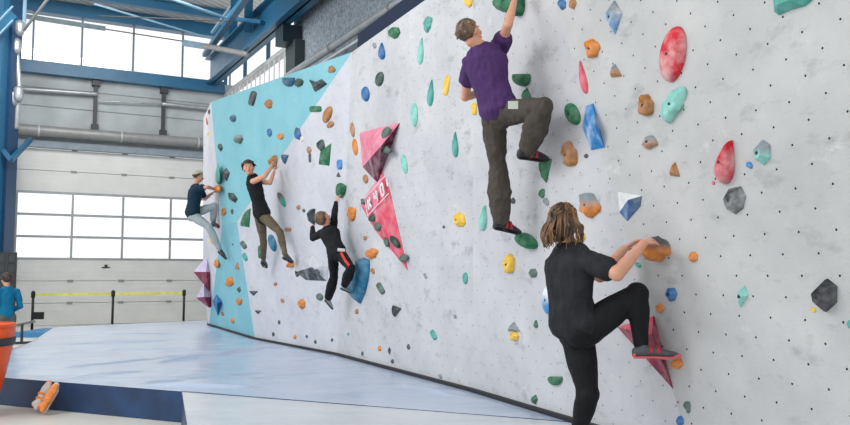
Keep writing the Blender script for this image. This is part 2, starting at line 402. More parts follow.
seamTop = meet(p0, sT, TOPZ); seamBot = meet(p0, sT, GZ)
def on_plane_xy(pl, y, z):          # x from the plane equation
    return V(((pl.k-pl.n.y*y-pl.n.z*z)/pl.n.x, y, z))
nT = on_plane_xy(PN, 2.3, TOPZ); nB = on_plane_xy(PN, 2.3, GZ)
t0b = V(t0)
# end face turning back at the far arete
eT = P(203.5, 118, 18.2); eB = P(203, 262, 18.6); eP3 = P(207.5, 322, 19.0)
FAC = {
    'N': (PN, [cBot, nB, nT, cTop]),
    'D': (PD, [seamBot, cBot, cTop, seamTop]),
    'C': (PC, [p1, seamBot, seamTop, t0]),
    'B': (PB, [p2, p1, t0, mN]),
    'U': (PAU, [aM, mN, t0, aT]),
    'L': (PAL, [p3, p2, mN, aM]),
    'E': (plane3(aT, aM, eT), [eB, aM, aT, eT]),
    'F': (plane3(aM, p3, eB), [eP3, p3, aM, eB]),
}
def facet_at(px, py):
    for k, (pl, poly) in FAC.items():
        h = pl.hit(px, py); n = pl.n
        sgn = []
        for a, b in zip(poly, poly[1:]+poly[:1]): sgn.append((b-a).cross(h-a).dot(n))
        if all(x <= .02 for x in sgn) or all(x >= -.02 for x in sgn): return k
    return None
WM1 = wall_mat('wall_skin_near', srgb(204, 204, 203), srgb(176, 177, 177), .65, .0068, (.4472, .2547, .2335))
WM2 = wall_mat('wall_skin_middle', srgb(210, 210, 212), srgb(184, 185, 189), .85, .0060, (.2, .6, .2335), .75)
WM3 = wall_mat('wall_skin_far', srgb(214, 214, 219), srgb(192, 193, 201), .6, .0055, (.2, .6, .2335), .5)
WMB = wall_mat('wall_skin_blue', srgb(142, 198, 208), srgb(124, 184, 197), .12, .005, (.2, .6, .2335), .4)
cw = tag(empty('climbing_wall', seamBot), 'tall faceted white and pale blue bouldering wall studded with coloured holds', 'climbing wall')
mats = {'N': WM1, 'D': WM2, 'C': WM2, 'B': WM3, 'U': WMB, 'L': WMB, 'E': WM3, 'F': WM3}
names = {'U': ('blue_wall_facet', 'pale blue upper facet'), 'L': ('blue_wall_facet', 'pale blue lower facet')}
for k, (pl, poly) in FAC.items():
    if k in 'N': o_, u_ = c1, pl.n.cross(V((0, 0, 1))).normalized()
    else: o_, u_ = poly[0], pl.n.cross(V((0, 0, 1))).normalized()
    v_ = pl.n.cross(u_).normalized()
    if v_.z < 0: v_ = -v_
    if u_.x < 0: u_ = -u_
    bm = bmesh.new(); uvl = bm.loops.layers.uv.new('UVMap')
    fr_ = [bm.verts.new(p) for p in poly]; bk = [bm.verts.new(p+pl.n*.05) for p in poly]
    fs = [bm.faces.new(fr_), bm.faces.new(bk[::-1])]
    for i in range(len(poly)):
        j = (i+1) % len(poly); fs.append(bm.faces.new((fr_[j], fr_[i], bk[i], bk[j])))
    for f in fs:
        for lp in f.loops: lp[uvl].uv = ((lp.vert.co-o_).dot(u_), (lp.vert.co-o_).dot(v_))
    nm, lab = names.get(k, ('wall_facet', None))
    o = obj(nm, bm, mats[k], cw)
    if lab: o['label'] = lab
# navy capping behind the top edge, plywood back and frame
bm = bmesh.new(); beam(bm, seamTop+PC.n*.16+V((0, 0, .0)), t0+PC.n*.16+V((0, 0, .0)), .16, .5); obj('top_capping', bm, NAVY, cw)
# black strip standing in for the shadowed gap between wall and mat
base = [nB, cBot, seamBot, p1, p2, p3]
bm = bmesh.new()
for a, b in zip(base, base[1:]): beam(bm, a-PD.n*.02+V((0, 0, .012)), b-PD.n*.02+V((0, 0, .012)), .05, .045)
obj('base_gap_shade', bm, BLACK, cw)
# support boards below mat level
bm = bmesh.new()
for a, b in zip(base, base[1:]): beam(bm, a+PD.n*.06+V((0, 0, -.15)), b+PD.n*.06+V((0, 0, -.15)), .04, .28)
obj('kick_board', bm, DARK, cw)

# ================================================================== MATS
def polyat(pts, t):
    L = [(b-a).length for a, b in zip(pts, pts[1:])]; d = t*sum(L)
    for i, l in enumerate(L):
        if d <= l or i == len(L)-1: return pts[i].lerp(pts[i+1], min(1, d/l))
        d -= l
def mat_mat(name, c, c2, rough):
    m, t, b = nt(name)
    nz = noise_(t, .9, 6, rough=.6); t.links.new(mix(t, ramp(t, nz, .3, .7), c, c2), b.inputs['Base Color'])
    b.inputs['Roughness'].default_value = rough; b.inputs['Specular IOR Level'].default_value = .7; b.inputs['Coat Weight'].default_value = .6; b.inputs['Coat Roughness'].default_value = .22
    n1 = noise_(t, 2.2, 6, rough=.6, mapscale=(.5, 2.6, 1), rot=(0, 0, .35)); n2 = noise_(t, 14, 4)
    bump(t, b, math_(t, 'ADD', n1, math_(t, 'MULTIPLY', n2, .12)), .55, .05)
    return m
RID = []
def ridge(a, b, h, w): RID.append((onz(*a, GZ), onz(*b, GZ), h*2.4, w*.75))
ridge((160, 363), (292, 346), .022, .05); ridge((150, 358), (245, 352), .012, .04); ridge((185, 379), (258, 373), .012, .04)
ridge((150, 386), (255, 388), .02, .045); ridge((140, 384), (185, 380), .012, .04); ridge((300, 362), (345, 356), .012, .05)
ridge((70, 368), (170, 357), .010, .05); ridge((60, 345), (170, 341), .012, .08); ridge((90, 335), (200, 333), .012, .1); ridge((400, 385), (470, 398), .01, .05); ridge((240, 380), (330, 372), .008, .05)
ridge((140, 372), (70, 378), .012, .05); ridge((110, 350), (215, 349), .010, .08)
def fold(p):
    z = 0
    for a, b, h, w in RID:
        ab = b-a; t = max(0, min(1, (p-a).dot(ab)/ab.length_squared)); d = (p-(a+ab*t)).length
        if d < 4*w: z += h*math.exp(-(d/w)**2)*math.sin(math.pi*min(1, max(0, t*.9+.08)))**.6
    return z+.020*(noise.noise(V((p.x*.7+p.y*.25, p.y*2.4-p.x*.6, 0)))+.5*noise.noise(V((p.x*2, p.y*4.4-p.x*.9, 3))))
def mat_grid(name, left, right, m, nu, nv, zt, label, side):
    """top sheet between two boundary polylines, with front and side walls"""
    bm = bmesh.new(); G = []
    for j in range(nv+1):
        a = polyat(left, j/nv); b = polyat(right, j/nv); row = []
        for i in range(nu+1):
            p = a.lerp(b, i/nu); e = min(1, min(i, nu-i, j*1.5, nv-j)/6)
            row.append(bm.verts.new((p.x, p.y, zt+fold(p)*e)))
        G.append(row)
    for j in range(nv):
        for i in range(nu): bm.faces.new((G[j][i], G[j][i+1], G[j+1][i+1], G[j+1][i]))
    mt = empty(name, (left[0].x, left[0].y, 0)); tag(mt, label, 'mat', 'landing mats')
    o = obj('mat_cover', bm, m, mt, True)
    bm = bmesh.new()
    rim = [G_ for G_ in (left+right[::-1])]
    rim = [V((p.x, p.y, 0)) for p in rim]; cen = sum(rim, V())/len(rim)
    up = [bm.verts.new((p.x, p.y, zt+.004)) for p in rim]; mid = [bm.verts.new(V((p.x, p.y, zt-.05))) for p in rim]; dn = [bm.verts.new((p.x, p.y, .004)) for p in rim]
    for A, B in ((up, mid), (mid, dn)):
        for i in range(len(rim)): bm.faces.new((A[i], A[(i+1) % len(rim)], B[(i+1) % len(rim)], B[i]))
    bm.faces.new(dn)
    sd = obj('mat_side', bm, side, mt); sd['label'] = 'navy vinyl mat side'
    return mt
fl = onz(0, 377.6, GZ); cr = onz(182, 391, GZ)
dirF = (fl-cr).normalized(); flx = cr+dirF*3.2
farL = onz(54, 327, GZ); farR = onz(208, 320, GZ)
gapv = PD.n*-.05
wl = [q+gapv for q in (p3, p2, p1, seamBot)]
# where the seam of the two mats meets the wall
sa = onz(420, 410, GZ); dS = (sa-cr); k_ = 0
A_, B_ = seamBot+gapv, cBot+gapv
d2 = B_-A_; den = dS.x*d2.y-dS.y*d2.x; tt = ((A_.x-cr.x)*d2.y-(A_.y-cr.y)*d2.x)/den; seamW = cr+dS*tt
MAT1 = mat_mat('blue_vinyl', srgb(172, 188, 212), srgb(190, 203, 222), .28)
MAT2 = mat_mat('pale_vinyl', srgb(200, 205, 212), srgb(214, 217, 222), .42)
MSIDE = simple('navy_vinyl', srgb(20, 54, 92), .45, var=.35, scale=3.5, bmp=.15)
mat_grid('landing_mat', [flx, onz(13, 349, GZ), onz(32, 341.6, GZ), farL], [seamW]+[A_]+wl[::-1][1:]+[farR], MAT1, 160, 420, GZ, 'large blue vinyl landing mat covering the floor along the far climbing wall', MSIDE)
nl = onz(187, 425, GZ); nl2 = cr+(nl-cr)*3.1
mat_grid('landing_mat', [V((nl2.x, 1.6, GZ)), nl, cr-V((0, .012, 0))], [V((2.62, 2.4, GZ)), cBot+gapv, seamW-V((0, .012, 0))], MAT2, 90, 90, GZ, 'pale greyish white landing mat in the foreground under the woman in black', MSIDE)

# ================================================================== HOLDS
CLR = {'green': (0, 104, 62), 'dkgreen': (12, 60, 48), 'teal': (60, 160, 148), 'mint': (132, 202, 190), 'blue': (2, 98, 162), 'skyblue': (36, 128, 194),
       'dkblue': (24, 60, 110), 'slate': (40, 84, 116), 'orange': (216, 126, 18), 'brown': (168, 108, 42), 'tan': (172, 124, 90), 'yellow': (238, 192, 34), 'red': (206, 28, 48),
       'rose': (222, 96, 116), 'pink': (226, 122, 148), 'maroon': (142, 28, 66), 'dkmaroon': (96, 14, 52), 'black': (26, 30, 36), 'charcoal': (48, 55, 62), 'grey': (132, 140, 146), 'olive': (74, 98, 86),
       'white': (228, 230, 232), 'offwhite': (192, 193, 198), 'purple': (110, 30, 92), 'lilac': (190, 178, 208), 'bluegreen': (22, 112, 146), 'cream': (222, 212, 190), 'pinkred': (216, 70, 96)}
_hm = {}
def hold_mat(c1_, c2_=None, chalk=.16):
    key = (c1_, c2_, chalk)
    if key in _hm: return _hm[key]
    a = srgb(*CLR[c1_]); m, t, b = nt('hold_%s%s' % (c1_, '_'+c2_ if c2_ else ''))
    tc = t.nodes.new('ShaderNodeTexCoord')
    nz = noise_(t, 16, 5, tc.outputs['Object'], .6)
    col = mix(t, ramp(t, nz, .3, .7), [x*.82 for x in a], [min(1, x*1.12) for x in a])
    if c2_:
        sp = t.nodes.new('ShaderNodeSeparateXYZ'); t.links.new(tc.outputs['Generated'], sp.inputs[0])
        f = ramp(t, math_(t, 'ADD', sp.outputs[2], math_(t, 'MULTIPLY', noise_(t, 9, 3, tc.outputs['Object']), .35)), .52, .86)
        col = mix(t, f, col, srgb(*CLR[c2_]))
    n2 = noise_(t, 7, 6, tc.outputs['Object'], .6)
    col = mix(t, math_(t, 'MULTIPLY', ramp(t, n2, .42, .72), chalk), col, (.80, .80, .80))
    t.links.new(col, b.inputs['Base Color']); b.inputs['Roughness'].default_value = .55; b.inputs['Specular IOR Level'].default_value = .35
    bump(t, b, noise_(t, 28, 5, tc.outputs['Object']), .5, .012)
    _hm[key] = m; return m
BOLT = simple('bolt_steel', (.04, .04, .045), .4, .7)
def outline(kind, rnd):
    if kind in ('egg', 'rock', 'half'):
        n = 26 if kind != 'rock' else 20; o = []
        ph = [rnd.uniform(0, 6.28) for _ in range(4)]
        for k in range(n):
            a = 2*math.pi*k/n; r = 1.0
            if kind == 'rock': r = 1+.10*math.sin(2*a+ph[0])+.08*math.sin(3*a+ph[1])+.06*math.sin(5*a+ph[2])
            x, y = math.cos(a)*r, math.sin(a)*r
            if kind == 'half': y = min(y, .35)*1.4-.1 if y > 0 else y*1.1
            o.append((x, y))
        return o
    if kind == 'drop':
        return [(math.sin(a)*(math.sin(a/2)**1.4), math.cos(a)) for a in [2*math.pi*k/28+.001 for k in range(28)]]
    if kind == 'gem':
        n = rnd.choice((5, 6, 6, 7)); a0 = rnd.uniform(0, 1)
        return [(math.cos(a0+2*math.pi*k/n+rnd.uniform(-.2, .2))*rnd.uniform(.88, 1.12), math.sin(a0+2*math.pi*k/n)*rnd.uniform(.9, 1.1)) for k in range(n)]
    if kind == 'bar':
        return [(math.copysign(abs(math.cos(a))**.45, math.cos(a)), math.copysign(abs(math.sin(a))**.45, math.sin(a))) for a in [2*math.pi*(k+.5)/20 for k in range(20)]]
    if kind == 'tri': return [(-1, 1), (0.1, 1), (1, .9), (.5, 0), (0, -1), (-.55, 0)]
    if kind == 'up': return [(0, 1), (.55, 0), (1, -1), (0, -.95), (-1, -.85), (-.5, .1)]
    if kind == 'kite': return [(-.1, 1), (.95, .25), (.1, -1), (-.75, -.3), (-.9, .45)]
    if kind == 'moon':
        o = [(math.cos(a), math.sin(a)) for a in [math.radians(x) for x in range(100, 281, 15)]]
        return [(x*1.3+.3, y) for x, y in o]+[(.35, -.6), (-.05, -.2), (-.05, .3), (.3, .75)]
    return outline('egg', rnd)
FLAT = ('gem', 'tri', 'up', 'kite', 'poly')
def hold(px, py, w, h, tilt, kind, col, label, group=None, depth=None, fac=None, pts=None, col2=None, name='climbing_hold', apex=None, chalk=.16, cat='climbing hold', bolt=None, sink=.004, off=0.0):
    rnd = random.Random(int(px*31+py*17))
    fc = fac or facet_at(px, py) or 'D'; pl = FAC[fc][0]
    if pts: o2 = [(x, y) for x, y in pts]
    else:
        ca, sa_ = math.cos(math.radians(tilt)), math.sin(math.radians(tilt)); o2 = []
        for x, y in outline(kind, rnd):
            x *= w/2; y *= h/2; o2.append((px+x*ca-y*sa_, py-(x*sa_+y*ca)))
    c = pl.hit(px, py, off); n = -pl.n
    pxm = F/c.y
    if depth is None: depth = (.42 if fc in 'ND' else .34)*min(w, h)/pxm
    sx, sy = pix(c+n*depth); sx -= px; sy -= py      # how far the top of the dome stands out in view
    if not pts:
        fx = max(.62, 1-abs(sx)*.55/w)
        o2 = [(px+(x-px)*fx-sx*.5, y-sy*.5) for x, y in o2]; c = pl.hit(px-sx*.5, py-sy*.5, off)
    O = [pl.hit(*q, off)-c for q in o2]
    bm = bmesh.new()
    flat = kind in FLAT
    ap = (pl.hit(*apex, off+depth)-c-n*depth) if apex else V()
    if flat:
        lev = ((1, -sink), (.93, depth*.25), (.45, depth)) if not apex else ((1, -sink), (1, .006))
    else:
        lev = [(1, -sink), (1.0, depth*.12), (.97, depth*.35), (.88, depth*.6), (.72, depth*.82), (.48, depth*.95), (.2, depth)]
    rings = []
    for i, (s, d) in enumerate(lev):
        row = []
        for k, q in enumerate(O):
            e = q*s+ap*(1-s)+n*d
            if kind in ('rock', 'gem') and i: e += (q.normalized()*.5+n)*depth*(.55 if kind == 'rock' else .16)*noise.noise((c+q*s)*9/max(.35, depth*8))
            row.append(bm.verts.new(e))
        rings.append(row)
    for A, B in zip(rings, rings[1:]):
        for k in range(len(O)):
            j = (k+1) % len(O); bm.faces.new((A[k], A[j], B[j], B[k]))
    if apex or not flat or kind == 'up':
        v = bm.verts.new(ap+n*depth*(1 if not apex else 1))
        for k in range(len(O)): bm.faces.new((rings[-1][k], rings[-1][(k+1) % len(O)], v))
    else: bm.faces.new(rings[-1])
    bm.faces.new(rings[0][::-1])
    bmesh.ops.recalc_face_normals(bm, faces=bm.faces)
    me = bpy.data.meshes.new(name); bm.to_mesh(me); bm.free()
    if not flat:
        for p in me.polygons: p.use_smooth = True
    o = bpy.data.objects.new(name, me); COL.objects.link(o); o.location = c
    me.materials.append(hold_mat(col, col2, chalk))
    tag(o, label, cat, group)
    if bolt is None: bolt = w > 12 and h > 12 and w*h > 200
    if bolt:
        b = bmesh.new(); q = ap+n*(depth*.97); r = .011
        tube(b, [q-n*.01, q+n*.004], [r, r], 6, cap=False); m2 = bpy.data.meshes.new('bolt'); b.to_mesh(m2); b.free(); m2.materials.append(BOLT)
        bo = bpy.data.objects.new('bolt', m2); COL.objects.link(bo); bo.parent = o
    return o
def pix(p):
    q = p-CAM; yy = q.y*math.cos(PITCH)+q.z*math.sin(PITCH); zz = -q.y*math.sin(PITCH)+q.z*math.cos(PITCH)
    return 425+F*q.x/yy, 212.5-F*zz/yy
G1 = 'holds on the near right wall face'; G2 = 'holds on the middle wall face'; G3 = 'holds on the far white wall face'; G4 = 'holds on the pale blue facets'; G5 = 'holds on the far end face'
H = [
# near right face
(612, 17, 19, 35, -2, 'kite', 'skyblue', 'faceted blue hold with a chalky white top, above the brown hold near the crease', G1, dict(col2='grey', chalk=.6)),
(591, 48, 15, 20, 0, 'rock', 'orange', 'orange rocky hold left of the crease top, beside the red sliver', G1, {}),
(614, 70.5, 13, 14, 10, 'up', 'brown', 'small grey-brown pointed hold below the blue and white faceted hold', G1, dict(col2='grey')),
(670.6, 54, 27, 57, -12, 'egg', 'red', 'largest red oval hold, high on the near face, dusted with chalk', G1, dict(depth=.07, chalk=.55)),
(645, 105.5, 17, 19, 0, 'rock', 'brown', 'rounded orange-brown hold left of the mint ribbed slab', G1, {}),
(672, 104, 20, 38, -28, 'rock', 'mint', 'large pale mint slab hold below the largest red oval', G1, dict(depth=.05)),
(793, -2, 44, 34, 22, 'gem', 'teal', 'teal hold cut off by the top edge of the picture', G1, dict(pts=[(773, -14), (776, 13), (779, 15.5), (792, 10), (806, 6), (815, -2), (818, -14)], depth=.07)),
(723.6, 162, 26, 45, -14, 'drop', 'red', 'glossy red teardrop hold above the grey faceted one', G1, dict(depth=.08, chalk=.5)),
(713, 183, 4, 4, 0, 'egg', 'rose', 'tiny pink screw-on chip under the red teardrop', G1, {}),
(760, 153, 22, 26, 0, 'gem', 'mint', 'mint and grey faceted hold right of the red teardrop', G1, dict(col2='grey')),
(749, 165, 6, 8, 30, 'rock', 'skyblue', 'tiny chalky blue hold touching the mint faceted hold', G1, {}),
(732, 200, 24, 28, 0, 'gem', 'charcoal', 'grey faceted hold directly below the red teardrop', G1, dict(chalk=.5)),
(648.8, 142, 15, 15, 20, 'rock', 'tan', 'tan and grey wedge hold under the orange-brown rounded hold', G1, dict(col2='grey')),
(673.5, 169.4, 12, 15, 0, 'up', 'brown', 'pointed orange-brown hold between the mint slab and the climbing woman', G1, {}),
(655.5, 249, 25, 27, 0, 'rock', 'orange', 'large orange hold gripped by the woman in black', G1, dict(depth=.11, col2='charcoal')),
(692, 257, 11, 12, 0, 'gem', 'orange', 'small orange hold right of the one the woman grips', G1, {}),
(670, 294.5, 14, 15, 0, 'gem', 'blue', 'small bright blue hold right of the woman\'s raised knee', G1, {}),
(659, 308.5, 9, 9, 0, 'rock', 'orange', 'small orange hold just below the bright blue one', G1, {}),
(676, 365, 11, 11, 0, 'rock', 'orange', 'orange foothold under the woman\'s raised climbing shoe', G1, dict(depth=.06)),
(741, 296.5, 13, 23, -18, 'kite', 'mint', 'thin mint wedge hold with white edge and yellow tip', G1, {}),
(821.7, 296.5, 29, 36, 0, 'gem', 'black', 'black-green faceted hold near the right edge of the picture', G1, dict(chalk=.2, depth=.08)),
(813, 309.8, 6, 4, -30, 'bar', 'yellow', 'tiny yellow tag under the black-green faceted hold', G1, {}),
(849, 324, 5, 8, 0, 'egg', 'teal', 'tiny teal hold at the right picture edge', G1, {}),
(686.8, 407, 7, 13, 10, 'rock', 'olive', 'small dark green grey hold beside the crease bottom', G1, {}),
# middle face
(561, 3.7, 9, 13, 10, 'gem', 'blue', 'blue hold at the top edge left of an orange one', G2, {}),
(572, 3.5, 9, 13, -10, 'gem', 'brown', 'orange-brown hold at the top edge beside the blue one', G2, {}),
(582, 77, 10, 34, 12, 'drop', 'rose', 'narrow red sliver hold lying along the crease', G2, {}),
(571, 114, 15, 24, 30, 'egg', 'green', 'green oval hold left of the blue crease hold', G2, {}),
(568, 155, 18, 23, 15, 'rock', 'brown', 'brown rocky hold with chalk, right of the top climber\'s bent foot', G2, dict(col2='tan')),
(585.5, 156, 5, 5, 0, 'gem', 'charcoal', 'tiny dark hold right of the brown rocky hold', G2, {}),
(588, 205, 20, 27, 15, 'rock', 'orange', 'orange hold with a grey top beside the woman\'s hair', G2, dict(col2='grey')),
(580.7, 237, 8, 10, 0, 'rock', 'yellow', 'yellow hold peeping out behind the woman\'s chin', G2, {}),
(637.5, 265, 9, 5, -20, 'gem', 'teal', 'tiny teal hold under the woman\'s forearms', G2, dict(fac='D')),
(508.5, 2, 28, 27, 0, 'rock', 'green', 'big green hold grasped by the man in purple at the top edge', G2, dict(depth=.13)),
(519.5, 77, 18, 17, 0, 'half', 'green', 'green half-round hold right of the purple shirt', G2, dict(depth=.1)),
(525.4, 93.5, 12, 12, 0, 'up', 'green', 'small green triangle hold below the green half-round hold', G2, {}),
(501, 72, 9, 9, 0, 'rock', 'dkgreen', 'dark green hold against the purple shirt\'s waist', G2, {}),
(494, 44, 9, 12, 0, 'rock', 'dkgreen', 'dark green hold showing under the top climber\'s raised arm', G2, {}),
(543.8, 170.5, 14, 25, 0, 'tri', 'green', 'green pointed foothold under the top climber\'s bent leg', G2, dict(depth=.06)),
(541.4, 193.5, 7, 9, 0, 'rock', 'green', 'tiny green hold above a grey one, left of the woman\'s head', G2, {}),
(545.5, 202, 7, 10, 35, 'gem', 'grey', 'small chalky grey hold above the woman\'s head', G2, {}),
(524, 241, 26, 13, -28, 'egg', 'green', 'curved green foothold under the top climber\'s straight leg', G2, dict(depth=.09)),
(512.6, 201, 6, 7, 0, 'gem', 'charcoal', 'small dark hold right of the top climber\'s shin', G2, {}),
(508, 264.6, 13, 18, 0, 'rock', 'yellow', 'round yellow hold below the top climber\'s feet', G2, {}),
(532, 273, 10, 11, 40, 'gem', 'olive', 'grey-green hold left of the woman\'s shoulder', G2, {}),
(547.6, 300, 15, 30, 0, 'egg', 'skyblue', 'large blue hold with chalky top partly hidden behind the woman\'s back', G2, dict(col2='white')),
(535.4, 324, 6, 8, 0, 'drop', 'green', 'small green drop hold left of the woman\'s hips', G2, {}),
(512.5, 327, 14, 10, 0, 'up', 'grey', 'grey pyramid chip above the yellow block hold', G2, {}),
(513, 336.5, 11, 11, -5, 'gem', 'yellow', 'yellow block hold below the grey pyramid chip', G2, {}),
(554, 379, 16, 12, 0, 'half', 'green', 'green half-round hold left of the woman\'s standing leg', G2, {}),
(533.6, 399.6, 8, 10, 0, 'gem', 'green', 'green foot chip lowest on the middle face', G2, {}),
(482.5, 218, 11, 26, -8, 'drop', 'mint', 'mint drop hold left of the top climber\'s lower foot', G2, {}),
(473.5, 109, 6, 12, 0, 'bar', 'yellow', 'yellow hold left of the top climber\'s waist', G2, {}),
(679, 421, 9, 12, 0, 'gem', 'blue', 'blue hold at the crease foot at the bottom edge', G2, dict(fac='D')),
# far white face
(468, 1.5, 9, 10, 0, 'rock', 'yellow', 'yellow hold on the top edge above the top climber\'s head', G3, {}),
(427, 24, 9, 15, -15, 'rock', 'teal', 'teal hold highest left of the man in purple', G3, {}),
(420, 51, 9, 27, -6, 'drop', 'mint', 'mint drop hold, upper of the vertical mint row', G3, {}),
(430, 92.7, 9, 27, -6, 'drop', 'teal', 'teal drop hold left of the yellow strip hold', G3, {}),
(413.5, 115, 8, 24, 0, 'egg', 'mint', 'pale mint oval hold right of the pink pyramid tip', G3, {}),
(403.5, 164, 7, 20, 12, 'egg', 'mint', 'pale mint hold between the two pink volumes and the drop hold', G3, {}),
(446, 85.6, 6, 20, -10, 'bar', 'yellow', 'upright yellow strip hold left of the purple shirt', G3, {}),
(454.5, 144.5, 9, 26, 0, 'drop', 'teal', 'teal drop hold left of the top climber\'s hips', G3, {}),
(458, 220, 14, 18, 15, 'gem', 'yellow', 'yellow wedge hold left of the low mint drop', G3, {}),
(464.7, 278.4, 6, 12, 0, 'egg', 'teal', 'small teal oval hold low in the middle of the wall', G3, {}),
(433, 335, 5, 11, 30, 'bar', 'teal', 'small slanted teal hold near the wall bottom', G3, {}),
(443.5, 227, 3, 3, 0, 'egg', 'charcoal', 'dark dot hold left of the yellow wedge', G3, {}),
(425, 276, 3, 6, 30, 'bar', 'grey', 'faint grey hold left of the small teal oval', G3, {}),
(440, 376.5, 4, 6, 30, 'gem', 'grey', 'small grey foot chip on the wall bottom edge', G3, {}),
(454.8, 316.5, 4, 5, 0, 'gem', 'grey', 'faint grey chip below the small teal oval', G3, {}),
(392.6, 33, 14, 13, 0, 'gem', 'green', 'green hold nearest the wall top in the far half', G3, {}),
(381, 51, 10, 17, 0, 'drop', 'blue', 'blue drop hold near the wall top', G3, {}),
(374, 45.5, 5, 7, 0, 'gem', 'grey', 'small grey hold touching the blue drop near the wall top', G3, {}),
(378.7, 79, 9, 15, -15, 'egg', 'dkgreen', 'dark green oval hold below the blue drop', G3, {}),
(364.6, 94, 9, 15, 5, 'egg', 'blue', 'blue oval hold left of the dark green oval', G3, {}),
(314.8, 109, 13, 6, 0, 'bar', 'green', 'flat green bar hold left of the orange oval', G3, {}),
(326.6, 114.6, 9, 18, -25, 'egg', 'brown', 'tilted orange-brown oval hold beside the green bar', G3, {}),
(330, 124.7, 8, 6, 20, 'rock', 'brown', 'small orange hold under the tilted orange oval', G3, {}),
(296.8, 134, 8, 14, 10, 'gem', 'blue', 'blue and pale yellow hold on the border of the blue paint', G3, dict(col2='slate')),
(301.5, 139, 5, 6, 0, 'gem', 'cream', 'cream chip touching the blue border hold', G3, {}),
(308.4, 150, 6, 8, 0, 'gem', 'tan', 'grey-brown chip left of the green slab', G3, {}),
(309.6, 158, 3, 9, 0, 'bar', 'charcoal', 'dark narrow chip under the grey-brown chip', G3, {}),
(320.4, 145.6, 8, 13, 20, 'rock', 'dkgreen', 'dark green lump above the green slab', G3, {}),
(326, 155, 12, 22, 0, 'poly', 'green', 'bright green slab hold above the child', G3, dict(pts=[(321, 151), (331.5, 143), (329.5, 166), (319, 164.5)])),
(339, 164.6, 6, 10, 0, 'bar', 'skyblue', 'light blue hold right of the green slab', G3, {}),
(338, 174.7, 5, 5, 0, 'up', 'charcoal', 'small dark chip above the child\'s raised hand', G3, {}),
(352, 130, 5, 15, 8, 'egg', 'tan', 'pale upper half of a slender hold left of the pink pyramid', G3, {}),
(354.5, 147, 6, 17, 8, 'egg', 'orange', 'orange lower half of the slender hold left of the pink pyramid', G3, {}),
(365, 179, 6, 9, 10, 'egg', 'brown', 'brown oval hold under the dark side of the pink pyramid', G3, {}),
(340.3, 188, 10, 19, -20, 'half', 'green', 'green hold in the child\'s raised hand', G3, dict(depth=.1)),
(351, 214, 10, 13, 0, 'rock', 'orange', 'orange hold right of the child\'s raised arm', G3, {}),
(298, 207.5, 4, 5, 0, 'rock', 'brown', 'tiny brown hold left of a tiny green one above the child\'s left hand', G3, {}),
(303.5, 210.6, 3, 4, 0, 'rock', 'dkgreen', 'tiny green hold right of the tiny brown one', G3, {}),
(311, 217, 7, 17, 10, 'tri', 'charcoal', 'dark grey spike hold at the child\'s left hand', G3, dict(depth=.1)),
(364.7, 238, 4, 5, 0, 'rock', 'brown', 'tiny brown hold left of the big pink lettered volume', G3, {}),
(371, 253.4, 12, 11, 0, 'rock', 'orange', 'orange hold sitting on top of the big blue curved volume', G3, {}),
(372.6, 271, 4, 6, 0, 'rock', 'brown', 'tiny brown hold right of the big blue curved volume', G3, {}),
(380, 288.5, 6, 13, 35, 'bar', 'olive', 'grey-green slanted hold right of the big blue curved volume', G3, {}),
(300.8, 304, 10, 11, 0, 'gem', 'orange', 'orange hold left of the child\'s feet', G3, {}),
(319, 297, 8, 7, -30, 'egg', 'olive', 'grey-green foothold beside the child\'s lower shoe', G3, {}),
(316.7, 271.7, 6, 4, -20, 'rock', 'charcoal', 'small dark hold on the white slab volume', G3, dict(fac='B', off=.105)),
(287.6, 229.5, 7, 4, 0, 'bar', 'brown', 'brown hold at the knee of the woman in the black vest', G3, {}),
(290, 264, 7, 7, 0, 'rock', 'orange', 'orange foothold under the right foot of the woman in the black vest', G3, dict(depth=.08)),
(284, 159.5, 9, 10, 0, 'tri', 'slate', 'blue-grey pointed hold right of the vest woman\'s hands', G3, {}),
(273, 162, 6, 13, -5, 'rock', 'brown', 'orange-brown hold grasped by the woman in the black vest', G3, dict(depth=.09)),
(281, 199.5, 6, 17, 32, 'egg', 'teal', 'slanted grey-green hold right of the black vest', G3, dict(col2='olive')),
(246, 218.5, 10, 19, 0, 'poly', 'green', 'green slab hold left of the black vest\'s hem', G3, dict(pts=[(247, 210), (251, 208), (249.5, 227.5), (241, 226)])),
(259.4, 252, 4, 13, 0, 'bar', 'green', 'narrow green hold at the vest woman\'s lower left foot', G3, {}),
(271.5, 243, 8, 18, 20, 'egg', 'bluegreen', 'blue-green hold between the vest woman\'s legs', G3, {}),
(243, 245, 5, 9, 40, 'bar', 'olive', 'grey upper end of the chalky crescent by the vest woman', G3, {}),
(244.5, 257, 5, 9, 25, 'egg', 'teal', 'green lower end of the chalky crescent by the vest woman', G3, {}),
(297, 274.5, 8, 6, -20, 'tri', 'black', 'black hold left of the white slab volume', G3, {}),
(253, 293.5, 10, 5, 0, 'tri', 'black', 'black flat hold, upper of the pair near the blue facet', G3, {}),
(257.6, 312.4, 8, 4, 0, 'tri', 'black', 'black flat hold, lower of the pair near the blue facet', G3, {}),
(282, 300.7, 4, 4, 0, 'rock', 'brown', 'tiny brown foot chip left of the low orange hold', G3, {}),
(275, 284, 4, 4, 0, 'rock', 'brown', 'tiny brown chip below the vest woman\'s feet', G3, {}),
(278.8, 322.3, 3, 4, 0, 'rock', 'black', 'tiny black foot chip below the low orange hold', G3, {}),
(273, 334.3, 3, 4, 0, 'rock', 'black', 'tiny black foot chip on the bottom edge near the blue facet', G3, {}),
(294.5, 337, 4, 5, 0, 'gem', 'orange', 'tiny orange foot chip on the bottom edge', G3, {}),
(306.3, 336.7, 3, 4, 0, 'gem', 'dkblue', 'tiny dark blue foot chip right of the tiny orange one', G3, {}),
